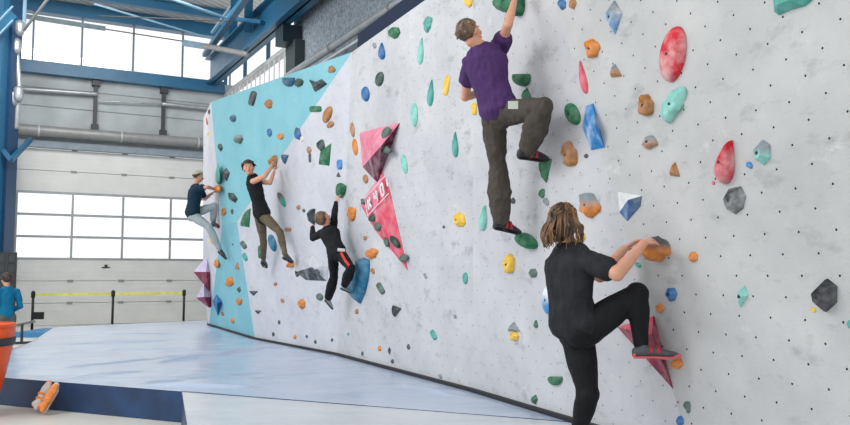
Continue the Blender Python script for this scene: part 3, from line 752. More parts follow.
(315, 342, 3, 4, 0, 'gem', 'black', 'tiny black foot chip right of the dark blue one', G3, {}),
(331.7, 340, 3, 4, 0, 'gem', 'charcoal', 'tiny dark foot chip below the child\'s shoes', G3, {}),
(348, 334, 3, 4, 0, 'gem', 'teal', 'tiny teal foot chip right below the child', G3, {}),
(356.5, 311.6, 4, 5, 0, 'rock', 'brown', 'tiny brown chip under the blue curved volume', G3, {}),
(379.4, 348.7, 4, 5, 0, 'rock', 'orange', 'tiny orange foot chip left of two black ones', G3, {}),
(389, 351, 4, 8, 0, 'kite', 'black', 'small black foot chip right of the tiny orange one', G3, {}),
(392, 361.4, 4, 5, 0, 'gem', 'black', 'small black foot chip nearest the bottom edge', G3, {}),
(362, 353.5, 3, 5, 0, 'gem', 'dkgreen', 'small dark teal foot chip by the bottom edge', G3, {}),
(394.6, 312, 11, 11, -15, 'tri', 'black', 'black triangular hold below the pink lettered volume', G3, {}),
(408, 347, 4, 6, 0, 'gem', 'charcoal', 'small charcoal foot chip below the black triangle', G3, {}),
# blue facets
(251.8, 98.4, 7, 15, -18, 'bar', 'charcoal', 'charcoal bar hold high on the pale blue facet', G4, {}),
(268, 104, 9, 8, -20, 'rock', 'brown', 'orange-brown hold right of the charcoal bar', G4, {}),
(287.5, 80, 14, 12, 0, 'half', 'slate', 'slate blue half-round hold on the blue facet\'s top edge', G4, {}),
(297.6, 82.5, 11, 9, 20, 'gem', 'dkgreen', 'dark green hold beside the slate half-round', G4, {}),
(318.5, 85, 18, 14, 0, 'poly', 'charcoal', 'charcoal notched hold high on the blue paint', G4, dict(pts=[(309.5, 79.5), (316, 82), (322, 79), (327.5, 84), (322, 88), (315.5, 92), (313, 86)])),
(331, 69.5, 8, 7, -30, 'rock', 'brown', 'orange-brown hold nearest the blue facet\'s upper tip', G4, {}),
(232, 118.6, 8, 8, 0, 'gem', 'slate', 'small slate hold on the left of the blue facet', G4, {}),
(237.6, 139, 9, 10, -35, 'rock', 'olive', 'grey-green hold with a dark end on the blue facet', G4, dict(col2='grey')),
(268.8, 132.5, 6, 9, 0, 'gem', 'blue', 'small blue hold left of an orange one on the blue facet', G4, {}),
(280, 136.3, 7, 6, -30, 'rock', 'orange', 'small orange hold on the right edge of the blue facet', G4, {}),
(219.5, 147.3, 6, 9, 10, 'gem', 'dkgreen', 'dark green hold on the left arete of the blue facet', G4, {}),
(217.3, 174, 6, 20, 0, 'drop', 'teal', 'tall teal hold above the capped man\'s hands', G4, {}),
(225.2, 174.6, 9, 14, 0, 'kite', 'charcoal', 'charcoal wedge hold beside the tall teal one', G4, {}),
(231.4, 197, 14, 8, -35, 'gem', 'dkgreen', 'dark green slanted hold on the blue neck', G4, {}),
(231.7, 211.6, 4, 6, 0, 'gem', 'dkgreen', 'tiny dark green hold under the slanted dark green one', G4, {}),
(217.2, 189, 5, 7, 0, 'rock', 'orange', 'orange hold in the capped man\'s hands', G4, dict(depth=.08)),
(223.5, 212, 5, 8, 0, 'rock', 'brown', 'brown hold by the capped man\'s knee', G4, {}),
(216, 263.7, 5, 8, 0, 'rock', 'orange', 'orange hold beside the purple pyramids', G4, {}),
(237, 266, 5, 8, 0, 'up', 'brown', 'brown pointed hold in the middle of the lower blue facet', G4, {}),
(229, 282, 8, 10, 0, 'rock', 'orange', 'largest orange hold on the lower blue facet', G4, {}),
(238.6, 289.6, 4, 5, 0, 'rock', 'dkgreen', 'tiny green hold right of the largest orange one', G4, {}),
(238.4, 300.7, 7, 8, 0, 'half', 'orange', 'orange half-round hold low on the lower blue facet', G4, {}),
(232, 320.7, 5, 7, 0, 'gem', 'orange', 'orange hold at the foot of the lower blue facet', G4, {}),
(217.3, 306, 9, 16, 0, 'poly', 'blue', 'blue inverted pyramid hold on the lower blue facet', G4, dict(pts=[(212.6, 300.5), (217, 294.5), (222, 301.5), (218, 316)], apex=(217, 303), depth=.14)),
(222.3, 314, 3, 5, 20, 'rock', 'brown', 'tiny brown chip right of the blue inverted pyramid', G4, {}),
(232.5, 244.5, 3, 4, 0, 'gem', 'dkblue', 'tiny dark blue chip at the blue neck', G4, {}),
# end face
(209, 112, 4, 7, 0, 'gem', 'dkgreen', 'dark green hold at the top of the far end face', G5, {}),
(207.2, 121.5, 4, 10, 15, 'drop', 'red', 'red hold high on the far end face', G5, {}),
(209, 134, 6, 8, 0, 'gem', 'yellow', 'yellow hold high on the far end face', G5, {}),
(208.8, 143.5, 3, 5, 0, 'rock', 'rose', 'pink hold below the yellow one on the far end face', G5, {}),
(204.8, 143.5, 2, 8, 0, 'egg', 'lilac', 'lilac hold at the outer edge of the far end face', G5, {}),
(208.6, 158, 4, 9, 0, 'egg', 'maroon', 'maroon hold on the far end face above the capped man', G5, {}),
(213.5, 157.5, 3, 8, 0, 'gem', 'yellow', 'yellow hold right of the maroon one on the far end face', G5, {}),
(211, 174, 3, 5, 0, 'rock', 'purple', 'purple chip above the capped man\'s arm', G5, {}),
(210.5, 238, 3, 13, 12, 'egg', 'yellow', 'yellow curved hold under the capped man\'s legs', G5, dict(fac='F')),
]
for px, py, w, h, tl, kd, cl_, lab, grp, kw in H:
    hold(px, py, w, h, tl, kd, cl_, lab, group=grp, **kw)

# crease-hugging blue slab and the big shaped volumes
def vol(label, fac, pts, apex, depth, col, center=None, **kw):
    cx = center[0] if center else sum(p[0] for p in pts)/len(pts); cy = center[1] if center else sum(p[1] for p in pts)/len(pts)
    return hold(cx, cy, 40, 40, 0, 'poly', col, label, depth=depth, fac=fac, pts=pts, apex=apex, name='climbing_volume', cat='climbing volume', bolt=False, **kw)
def multi(o, cols):
    """faces of an apex volume in several colours: cols[i] for the i-th side facet"""
    me = o.data; base = me.materials[0]; me.materials.clear()
    for c_ in dict.fromkeys(cols): me.materials.append(hold_mat(c_, None, .3))
    idx = {c_: i for i, c_ in enumerate(dict.fromkeys(cols))}; n = len(cols)
    for p in me.polygons:
        for k in range(n):
            s = set(p.vertices)
            if s <= {n+k, n+(k+1) % n, 2*n} or s <= {k, (k+1) % n, n+k, n+(k+1) % n}: p.material_index = idx[cols[k]]
vol('long blue slab volume set along the crease beside the green oval', 'D', [(583, 127), (586.5, 106), (593.5, 103.5), (605, 147.5), (591.5, 150)], (596, 130), .08, 'skyblue', chalk=.6)
o = vol('blue and grey inverted pyramid volume above the gripped orange hold', 'N', [(618.5, 192), (642, 196), (640.5, 206), (627.5, 221), (620, 212)], (628, 200), .07, 'blue', chalk=.5)
multi(o, ['white', 'slate', 'blue', 'blue', 'white'])
o = vol('pink and maroon pyramid volume in the middle of the wall', 'C', [(360, 132.8), (400, 123), (378, 183), (363, 167)], (381, 146), .16, 'pink')
multi(o, ['pink', 'dkmaroon', 'dkmaroon', 'pink'])
LV = vol('long pink and red spearhead volume with white lettering below the pyramid', 'C', [(361, 205), (366, 196), (383, 172), (390, 190), (408, 270), (376, 231)], (376, 214), .05, 'pinkred', chalk=.4)
multi(LV, ['pink', 'pink', 'pinkred', 'pinkred', 'pinkred', 'pinkred'])
o = vol('maroon triangular volume behind the woman\'s raised climbing shoe', 'D', [(618, 327), (654, 316), (673, 388)], (652, 335), .10, 'maroon', chalk=.3)
multi(o, ['pinkred', 'maroon', 'maroon'])
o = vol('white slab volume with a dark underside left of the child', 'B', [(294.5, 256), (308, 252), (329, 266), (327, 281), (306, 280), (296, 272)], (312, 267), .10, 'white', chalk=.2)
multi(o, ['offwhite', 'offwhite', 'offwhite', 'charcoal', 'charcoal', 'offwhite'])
hold(360, 280, 18, 44, 0, 'egg', 'bluegreen', 'big blue curved volume under the child\'s right side', fac='C', pts=[(360, 259), (364, 257.5), (370, 260), (370, 271), (368.5, 281), (366, 292), (361, 303.5), (355, 299), (349.5, 292.5), (354, 286), (357, 278), (358, 268)], depth=.10, name='climbing_volume', cat='climbing volume', bolt=False)
for pts, ap, lab in (([(193.5, 271.8), (207.6, 255.5), (214.7, 271.8), (208.8, 291)], (206, 272), 'purple and lilac pyramid volume at the far end, the upper of the pair'),
                     ([(195.9, 297.6), (204, 282), (211, 297), (209.3, 308)], (204, 297), 'purple and lilac pyramid volume at the far end, the lower of the pair')):
    # these stand out from the end face, seen against the garage door
    Yv = 18.0; Q = [P(x, y, Yv) for x, y in pts]; back = [q+V((.32, .55, 0)) for q in Q]
    bm = bmesh.new(); a = P(*ap, Yv-.35); va = bm.verts.new(a); vq = [bm.verts.new(q) for q in Q]; vb = bm.verts.new(sum(back, V())/4+V((.1, .1, 0)))
    f0 = [bm.faces.new((vq[k], vq[(k+1) % 4], va)) for k in range(4)]
    for k in range(4): bm.faces.new((vq[(k+1) % 4], vq[k], vb))
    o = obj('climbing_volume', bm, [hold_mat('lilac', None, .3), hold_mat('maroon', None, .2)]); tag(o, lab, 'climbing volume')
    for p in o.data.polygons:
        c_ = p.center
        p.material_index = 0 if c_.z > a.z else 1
# small holds set on the spearhead volume
for px, py, w, h, tl, kd, c_, lab in ((371.7, 218, 7, 8, 0, 'rock', 'dkgreen', 'dark green hold on the left edge of the pink spearhead, below the lettering'), (377, 226.5, 8, 8, 0, 'rock', 'olive', 'grey-green hold next below on the left edge of the pink spearhead'),
        (362.3, 201.5, 5, 5, 0, 'rock', 'olive', 'small hold at the left corner of the pink spearhead'),
        (385.5, 242, 5, 9, 20, 'rock', 'olive', 'pale grey-green hold on the lower left of the pink spearhead'), (393.7, 242, 6, 15, 40, 'egg', 'dkgreen', 'green bean-shaped hold low on the pink spearhead'), (402.5, 258, 8, 8, 40, 'rock', 'olive', 'grey hold near the tip of the pink spearhead'),
        (385, 133, 8, 13, -25, 'egg', 'olive', 'grey-green hold on the pink face of the pyramid volume'), (385.3, 150, 10, 8, 0, 'rock', 'olive', 'grey-green hold on the maroon face of the pyramid volume')):
    o = hold(px, py, w, h, tl, kd, c_, lab, group='holds bolted on the pink volumes', fac='C', depth=.022, sink=.012, chalk=.1, off=(.035 if py > 160 else .09))
# lettering on the spearhead: plane of the facet through (361,205) (408,270) apex etc.
def lettering():
    d = .058; A = PC.hit(366.5, 212.5, d); B = PC.hit(388, 189.5, d); X = (B-A).normalized(); Nn = -PC.n; Y = Nn.cross(X).normalized()
    if Y.z < 0: Y = -Y
    Hh = .135; L = (B-A).length; step = L/3.4
    bm = bmesh.new()
    def stroke(a, b, w=.036):
        a = A+X*a[0]+Y*a[1]+Nn*0; b = A+X*b[0]+Y*b[1]; beam(bm, a, b, w, .006, up=Nn)
    def G(i, segs):
        x0 = step*(.45+i)
        for (x1, y1), (x2, y2) in segs: stroke((x0+x1*.095, y1*Hh), (x0+x2*.095, y2*Hh))
    G(0, (((0, 0), (0, 1)), ((0, .45), (.9, 1)), ((.25, .6), (.95, 0))))
    G(1, (((0, 1), (0, .48)), ((0, .48), (.85, .48)), ((.85, 1), (.85, 0))))
    G(2, (((0, 0), (0, 1)), ((0, 1), (.85, 1)), ((.85, 1), (.85, 0)), ((.85, 0), (0, 0))))
    G(3, (((0, .3), (0, 1)),)); stroke((.02, -.05), (L, -.05), .010); stroke((.02, Hh+.05), (L, Hh+.05), .010); stroke((.02, -.05), (.02, Hh+.05), .010)
    me_o = obj('lettering', bm, simple('white_lettering', (.75, .75, .75)))
    me_o.parent = LV; me_o.location = -LV.location; me_o['label'] = 'white block letters in a thin white outline'
lettering()
# ================================================================== PEOPLE
def skin_mat(name, c):
    m, t, b = nt(name); nz = noise_(t, 9, 4)
    t.links.new(mix(t, ramp(t, nz, .3, .7), [x*.9 for x in c], (c[0]*1.06, c[1]*.98, c[2]*.95)), b.inputs['Base Color'])
    b.inputs['Roughness'].default_value = .5; b.inputs['Subsurface Weight'].default_value = .08; b.inputs['Subsurface Radius'].default_value = (.02, .008, .004)
    return m
def cloth(name, c, var=.15, rough=.85, sc=9):
    m, t, b = nt(name); nz = noise_(t, sc, 5); t.links.new(mix(t, ramp(t, nz, .3, .7), [x*(1-var) for x in c], [min(1, x*(1+var)) for x in c]), b.inputs['Base Color'])
    b.inputs['Roughness'].default_value = rough; bump(t, b, math_(t, 'ADD', noise_(t, 13, 4, mapscale=(1, 1, .55)), math_(t, 'MULTIPLY', noise_(t, 160, 2), .04)), .7, .035)
    b.inputs['Specular IOR Level'].default_value = .22
    return m
SKIN = skin_mat('skin', (.68, .35, .235)); SKIN2 = skin_mat('skin_tan', (.50, .27, .18))
def hairm(name, a, c):
    m, t, b = nt(name); nz = noise_(t, 26, 4, mapscale=(1, 1, .12)); nz2 = noise_(t, 7, 2)
    t.links.new(mix(t, ramp(t, math_(t, 'ADD', math_(t, 'MULTIPLY', nz, .6), math_(t, 'MULTIPLY', nz2, .4)), .42, .62), a, c), b.inputs['Base Color']); b.inputs['Roughness'].default_value = .42
    bump(t, b, noise_(t, 60, 3, mapscale=(1, 1, .2)), .5, .005); return m
BROWN = hairm('brown_hair', (.022, .010, .006), (.11, .05, .025)); LBROWN = hairm('light_brown_hair', (.06, .033, .018), (.20, .12, .06)); DKHAIR = hairm('dark_hair', (.02, .012, .01), (.06, .035, .02))
EYEW = simple('eye_white', (.7, .7, .7), .3); EYED = simple('eye_dark', (.03, .02, .015), .2); LIP = simple('lip', (.45, .16, .13), .5)
SOLE = simple('shoe_sole', (.02, .02, .022), .6)

def frame(f, u):
    f = f.normalized(); r = f.cross(u).normalized(); u = r.cross(f); return f, r, u
def head_geo(bm, c, f, u, H):
    s = H/.23; f, r, u = frame(f, u)
    ellipsoid(bm, c+u*.018*s-f*.008*s, (.074*s, .094*s, .092*s), (r, f, u), 20, 14)
    ellipsoid(bm, c-u*.045*s+f*.022*s, (.056*s, .062*s, .066*s), (r, f, u), 16, 12)
    ellipsoid(bm, c-u*.088*s+f*.052*s, (.026*s, .024*s, .02*s), (r, f, u), 12, 8)          # chin
    tube(bm, [c+u*.014*s+f*.078*s, c-u*.012*s+f*.094*s, c-u*.03*s+f*.104*s], [.009*s, .011*s, .014*s], 10)  # nose
    ellipsoid(bm, c+u*.024*s+f*.078*s, (.05*s, .012*s, .009*s), (r, f, u), 12, 8)           # brow
    ellipsoid(bm, c-u*.057*s+f*.082*s, (.024*s, .010*s, .010*s), (r, f, u), 12, 8)          # lips
    for q in (-1, 1):
        ellipsoid(bm, c+r*q*.044*s-u*.022*s+f*.055*s, (.022*s, .026*s, .022*s), (r, f, u), 12, 8)  # cheek
        e = c+r*q*.076*s-u*.008*s-f*.006*s
        ellipsoid(bm, e, (.009*s, .018*s, .031*s), (r, (f+r*q*.35).normalized(), u), 12, 10)
def head_bits(par, c, f, u, H):
    s = H/.23; f, r, u = frame(f, u)
    for q in (-1, 1):
        e = c+r*q*.031*s+u*.004*s+f*.0755*s
        bm = bmesh.new(); ellipsoid(bm, e, (.013*s, .011*s, .009*s), (r, f, u), 12, 8); o = obj('eye', bm, EYEW, par, True)
        bm = bmesh.new(); ellipsoid(bm, e+f*.0085*s, (.006*s, .004*s, .006*s), (r, f, u), 10, 6); obj('iris', bm, EYED, o, True)
        bm = bmesh.new(); tube(bm, [e+u*.021*s-r*.016*s+f*.006*s, e+u*.025*s+f*.010*s, e+u*.021*s+r*.016*s+f*.004*s], [.0035*s]*3, 6); obj('eyebrow', bm, DKHAIR, par, True)
    bm = bmesh.new(); tube(bm, [c-u*.057*s+f*.088*s-r*.022*s, c-u*.0605*s+f*.0945*s, c-u*.057*s+f*.088*s+r*.022*s], [.004*s, .0065*s, .004*s], 8); obj('mouth', bm, LIP, par, True)
def hand_geo(bm, w, d, n, side, s, curl=.6, spread=.12):
    """w wrist, d pointing to the fingers, n palm normal (fingers curl towards it), side +-1 thumb side"""
    d = d.normalized(); n = (n-d*n.dot(d)).normalized(); a = d.cross(n).normalized()*side   # a points to the thumb side
    kn = w+d*.092*s
    tube(bm, [w-d*.01*s, w+d*.03*s, w+d*.065*s, kn], [(.026*s, .019*s), (.034*s, .018*s), (.041*s, .016*s), (.040*s, .0135*s)], 12, xdir=a)
    L = (.070, .079, .073, .057); off = (.030, .010, -.010, -.029)
    for i in range(4):
        p = kn+a*off[i]*s-d*.008*s*(1 if i in (0, 3) else 0); dd = (d+a*(off[i]*spread*30/1.2*.1)).normalized(); pts = [p-dd*.02*s]; rr = [.009*s]
        ang = 0
        for k, fr_ in enumerate((.45, .30, .25)):
            ang += curl*(.55, .85, .6)[k]
            v = dd*math.cos(ang)+n*math.sin(ang); pts.append(p); rr.append((.0095, .0088, .0080)[k]*s); p = p+v*L[i]*fr_*s
        pts.append(p); rr.append(.0068*s); tube(bm, pts, rr, 8)
    t0_ = w+d*.025*s+a*.026*s; t1 = t0_+(d*.55+a*.75+n*.25).normalized()*.04*s; t2 = t1+(d*.9+a*.25+n*(.2+curl*.5)).normalized()*.032*s; t3 = t2+(d*.85-a*.15+n*(.3+curl*.6)).normalized()*.026*s
    tube(bm, [t0_, t1, t2, t3], [.015*s, .0115*s, .0100*s, .0075*s], 8)
def torso_pts(pel, neck, bow):
    return lambda t: pel.lerp(neck, t)+bow*math.sin(math.pi*max(0, min(1, t)))
SECT = ((-.13, .10, .085), (-.05, .150, .108), (.04, .165, .118), (.2, .145, .105), (.36, .132, .095), (.55, .145, .104), (.72, .160, .110), (.84, .165, .104), (.93, .13, .082), (1.0, .066, .060))
def torso_geo(bm, pel, neck, lh, ls, s, k=1.0, bow=V(), lo=-.13, hi=1.0, add=0, wide=1.0):
    f = torso_pts(pel, neck, bow); P_, R_, X_ = [], [], []
    for t, rx, ry in SECT:
        if t < lo-.001 or t > hi+.001: continue
        P_.append(f(t)); R_.append((rx*s*k*wide+add, ry*s*k+add)); X_.append(lh.lerp(ls, max(0, min(1, t))).normalized())
    tube(bm, P_, R_, 24, xdir=X_)
def limb(bm, a, b, c, ra, rb, rc, seg=14, bulge=1.06):
    m1 = a.lerp(b, .5); m2 = b.lerp(c, .35)
    ellipsoid(bm, b, (rb*1.03,)*3)
    tube(bm, [a, m1, b.lerp(a, .12), b.lerp(c, .1), m2, b.lerp(c, .75), c], [ra, (ra*.55+rb*.45)*bulge, rb, rb, (rb*.62+rc*.38)*1.12, rc*1.12, rc], seg)
def wrk(freq, amp, seed=0, st=V((1, 1, 1))):
    def f(p):
        q = V((p.x*st.x, p.y*st.y, p.z*st.z))*freq+V((seed, 0, 0)); a = noise.noise(q)
        return amp*((1-abs(a)*2.4)*.6+noise.noise(q*2.3)*.5)
    return f
def shoe(par, heel, toe, ank, upv, s, upper, sole, name='climbing_shoe', accent=None, tongue=None, wid=1.0):
    d = (toe-heel); L = d.length; d.normalize(); u = (upv-d*upv.dot(d)).normalized(); r = d.cross(u)
    def q(t, h): return heel+d*(L*t)+u*(h*s)
    w = s*wid
    bm = bmesh.new(); tube(bm, [q(.05, .035), q(.25, .042), q(.5, .036), q(.75, .024), q(.94, .018)], [(.031*w, .034*s), (.036*w, .040*s), (.044*w, .034*s), (.047*w, .024*s), (.032*w, .016*s)], 16, xdir=r)
    tube(bm, [q(.22, .05), ank+(q(.22, .05)-ank)*.35], [.038*s, .036*s], 14)
    o = bake(name, bm, upper, par, .007*s/1.0 if s > .5 else .006, 3)
    bm = bmesh.new(); tube(bm, [q(.02, -.001), q(.25, .0), q(.5, .0), q(.78, -.002), q(1.0, .004)], [(.032*w, .010*s), (.037*w, .010*s), (.046*w, .010*s), (.050*w, .010*s), (.026*w, .012*s)], 16, xdir=r)
    tube(bm, [q(.9, .006), q(1.0, .012)], [(.038*w, .018*s), (.026*w, .014*s)], 12, xdir=r)
    tube(bm, [q(.0, .012), q(.03, .045)], [(.026*w, .014*s), (.022*w, .012*s)], 12, xdir=r)
    obj('sole', bm, sole, o, True)
    if accent:
        for t in (.36, .52):
            bm = bmesh.new(); c = q(t, .036); A_ = []
            for k in range(9):
                a = math.pi*(k/8); A_.append(c+r*(.047*w*math.cos(a))+u*(.048*s*(.95-.3*t)*math.sin(a)))
            tube(bm, A_, [(.006*s, .012*s)]*9, 8, xdir=u); obj('strap', bm, accent, o, True)
    return o
def short_hair(par, c, f, u, H, mat, vol_=1.0, top=.0, name='hair', seed=1, low=-.02):
    s = H/.23; f, r, u = frame(f, u); bm = bmesh.new()
    ellipsoid(bm, c+u*.030*s-f*.018*s, (.084*s*vol_, .098*s*vol_, .096*s*vol_), (r, f, u), 24, 16)
    rnd = random.Random(seed)
    for k in range(46):
        th = rnd.uniform(0, 2*math.pi); ph = rnd.uniform(.05, 1.75)
        v = (r*math.cos(th)*math.sin(ph)+f*math.sin(th)*math.sin(ph)+u*math.cos(ph))
        if v.dot(f) > .55 and v.dot(u) < .55: continue
        if v.dot(f) > .15 and v.dot(u) < .1: continue
        b0 = c+u*.025*s-f*.016*s+V(v)*.082*s*vol_
        dr = (v*.35-u*.5+r*rnd.uniform(-.5, .5)+f*rnd.uniform(-.4, .5)).normalized()
        tube(bm, [b0, b0+dr*.02*s+v*.006*s, b0+dr*.042*s], [.013*s, .011*s, .004*s], 7)
    cut = c+f*.055*s+u*.035*s
    def keep(p):
        q = p-c
        if q.dot(f) > (.05 if q.dot(u) > .055*s else (.012 if q.dot(u) > -.02*s else -.03))*s: 
            return q.dot(u) > .058*s
        return q.dot(u) > (low-.055)*s
    return bake(name, bm, mat, par, .0065*s if s > .6 else .005, 1, wrk(55, .004*s, seed), keep)

def person(name, label, J, o):
    """J: dict of joints in world space, o: options"""
    s = o['s']; par = empty(name, (J['pel'].x, J['pel'].y, min(p.z for k, p in J.items() if k.startswith('toe') or k.startswith('heel'))))
    tag(par, label, 'person')
    lh = (J['hipR']-J['hipL']).normalized(); ls = (J['shR']-J['shL']).normalized(); up = (J['neck']-J['pel']).normalized()
    if 'lh' in o: lh = o['lh']
    if 'ls' in o: ls = o['ls']
    bow = o.get('bow', V()); th, kn, an = o.get('leg', (.078, .052, .036)); w = o.get('w', 1.0); bk = o.get('bk', 1.0)
    skin = o.get('skin', SKIN); vx = o['vox']; H = o.get('H', .225*s)
    # --- body: one continuous surface
    bm = bmesh.new()
    head_geo(bm, J['head'], o['hf'], o['hu'], H)
    hu = o['hu'].normalized(); hf = o['hf'].normalized()
    tube(bm, [J['neck']-up*.03*s, J['neck']+up*.02*s, J['head']-hu*.06*s-hf*.02*s, J['head']-hu*.01*s-hf*.02*s], [.062*s*w, .054*s, .052*s, .05*s], 16)
    torso_geo(bm, J['pel'], J['neck'], lh, ls, s, .90*bk, bow, wide=w)
    for q in 'RL':
        sh, el, wr = J['sh'+q], J['el'+q], J['wr'+q]; ar = o.get('arm', (.048, .038, .027))
        base = torso_pts(J['pel'], J['neck'], bow)(.86)
        tube(bm, [base.lerp(sh, .45), sh], [.055*s, ar[0]*1.05*s], 14)
        limb(bm, sh, el, wr, ar[0]*s, ar[1]*s, ar[2]*s)
        if J.get('hd'+q) is not None: hand_geo(bm, wr, J['hd'+q], o['pn'+q], o['th'+q], s*o.get('hs', 1.0), o.get('curl'+q, .8))
        limb(bm, J['hip'+q], J['kn'+q], J['an'+q], th*.9*s, kn*.92*s, an*.95*s)
        tube(bm, [J['an'+q], J['heel'+q].lerp(J['toe'+q], .3)+(J['an'+q]-J['heel'+q])*.25, J['heel'+q].lerp(J['toe'+q], .75)], [an*s*.9, .03*s, .02*s], 10)
    bake('body', bm, skin, par, vx, 3)
    head_bits(par, J['head'], o['hf'], o['hu'], H)
    # --- trousers
    if o.get('trousers'):
        bm = bmesh.new(); k = o.get('tk', 1.0); ease = o.get('tease', .010)*s
        torso_geo(bm, J['pel'], J['neck'], lh, ls, s, 1.0*bk, bow, lo=-.13, hi=.12, add=ease*.6, wide=w)
        if o.get('butt'):
            back = up.cross(lh).normalized()*o['butt'][0]
            for q in 'RL': ellipsoid(bm, J['hip'+q]+back*o['butt'][1]*s, (o['butt'][2]*s,)*3)
        for q in 'RL':
            tube(bm, [J['pel']+up*.05*s, J['hip'+q].lerp(J['kn'+q], .06)], [.115*s, th*s*1.02+ease], 16)
            a, b_, c = J['hip'+q], J['kn'+q], J['an'+q]; cuf = o.get('cuff', 1.0)
            if cuf < 1: c = b_.lerp(c, cuf)
            if o.get('shorts'): 
                tube(bm, [a, a.lerp(b_, .5), a.lerp(b_, o['shorts'])], [th*s+ease, th*.92*s+ease, th*.9*s+ease*1.2], 16)
            else:
                limb(bm, a, b_, c, th*s*k+ease, kn*s*k+ease, an*s*k*o.get('flare', 1.0)+ease)
                if o.get('loose'): tube(bm, [b_, b_.lerp(c, .5), c], [kn*s*k+ease, (kn*.55+an*.6)*s*o['loose'], an*s*o['loose']], 16)
        bake('trousers' if not o.get('shorts') else 'shorts', bm, o['trousers'], par, vx*1.1, o.get('tsm', 4), wrk(o.get('twf', 16), o.get('twa', .006)*s, 3, V((1, 1, .7))))
    # --- top
    if o.get('top'):
        bm = bmesh.new(); ease = o.get('ease', .012)*s; hem = o.get('hem', -.05)
        torso_geo(bm, J['pel'], J['neck'], lh, ls, s, 1.02*bk, bow, lo=hem, hi=.93, add=ease, wide=w)
        f_ = torso_pts(J['pel'], J['neck'], bow)
        if o.get('sleeve', .5) > 0:
            for q in 'RL':
                sh, el, wr = J['sh'+q], J['el'+q], J['wr'+q]; ar = o.get('arm', (.048, .038, .027))
                tube(bm, [f_(.84).lerp(sh, .4), sh], [.066*s, ar[0]*1.12*s+ease], 16)
                L = o.get('sleeve', .5)
                if L <= 1: tube(bm, [sh, sh.lerp(el, L*.5), sh.lerp(el, L)], [ar[0]*s*1.1+ease, ar[0]*s*1.15+ease, ar[0]*s*1.2+ease*1.1], 16)
                else: limb(bm, sh, el, el.lerp(wr, .93), ar[0]*s*1.1+ease, ar[1]*s*1.12+ease*.8, ar[2]*s*1.2+ease*.4)
        else:
            for q in 'RL':
                sh = J['sh'+q]; tube(bm, [f_(.80).lerp(sh, .5), f_(.9).lerp(sh, .55)+up*.02*s], [.055*s, .035*s], 12)
        if o.get('tophook'): o['tophook'](bm)
        bake(o.get('topname', 'shirt'), bm, o['top'], par, vx*1.1, 4, wrk(o.get('wf', 13), o.get('wa', .007)*s, 9, V((1, 1, .6))))
    for q in 'RL':
        if o.get('shoe'):
            uu = (J['an'+q]-J['heel'+q].lerp(J['toe'+q], .25))
            shoe(par, J['heel'+q], J['toe'+q], J['an'+q], uu, s*o.get('ss', 1.0), o['shoe'], o.get('sole', SOLE), o.get('shoename', 'climbing_shoe'), o.get('accent'))
    return par
def chk(n, J, s):
    if not DBG: return
    for a, b in (('pel', 'neck'), ('shR', 'elR'), ('elR', 'wrR'), ('shL', 'elL'), ('elL', 'wrL'), ('hipR', 'knR'), ('knR', 'anR'), ('hipL', 'knL'), ('knL', 'anL'), ('heelR', 'toeR'), ('heelL', 'toeL'), ('shR', 'shL'), ('hipR', 'hipL')):
        print('LEN %s %s-%s %.2f' % (n, a, b, (J[a]-J[b]).length/s))
def fit(J, s, free=()):
    """keep every joint on its line of sight, move it in depth until the limb has its length"""
    def go(a, b, L, tol=.06):
        L *= s; A = J[a]; p = J[b]
        if abs((p-A).length-L) < tol*L: return
        best = None
        d = (p-CAM)/(p.y)
        for i in range(-1500, 1501):
            Y = p.y+i*.002; q = CAM+d*Y; e = abs((q-A).length-L)*3+abs(i*.002)*.12
            if best is None or e < best[0]: best = (e, q)
        J[b] = best[1]
    go('pel', 'neck', .50, .1); go('neck', 'head', .17, .15)
    for q in 'RL':
        go('neck', 'sh'+q, .185, .12); go('sh'+q, 'el'+q, .29); go('el'+q, 'wr'+q, .26)
        go('pel', 'hip'+q, .10, .2); go('hip'+q, 'kn'+q, .43); go('kn'+q, 'an'+q, .41); go('an'+q, 'heel'+q, .09, .25); go('heel'+q, 'toe'+q, .24, .1)
PL = {k: v[0] for k, v in FAC.items()}
OUTN = -PN.n
BLK = cloth('black_cotton', (.013, .014, .016), .25); BLKT = cloth('faded_black_cotton', (.022, .023, .026), .3); BLK2 = cloth('black_leggings', (.008, .0085, .010), .3, .7); PURPLE = cloth('purple_cotton', srgb(76, 50, 98), .12)
OLIVE = cloth('grey_brown_trouser_cloth', srgb(78, 72, 66), .14); OLIVE2 = cloth('brown_leggings', srgb(104, 92, 74), .25); NAVYT = cloth('dark_teal_tee', srgb(24, 50, 66), .15); LGREY = cloth('light_grey_trousers', srgb(168, 176, 178), .08)
TEALC = cloth('teal_blue_jersey', srgb(20, 118, 156), .12); KHAKI = cloth('grey_shorts_cloth', srgb(104, 104, 96), .1)
REDSH = simple('red_shoe', srgb(176, 30, 56), .5); PINKSH = simple('pink_rubber', srgb(214, 92, 104), .5); GRSH = simple('grey_shoe', (.07, .08, .085), .5); DRUB = simple('dark_rubber', (.02, .021, .024), .5)

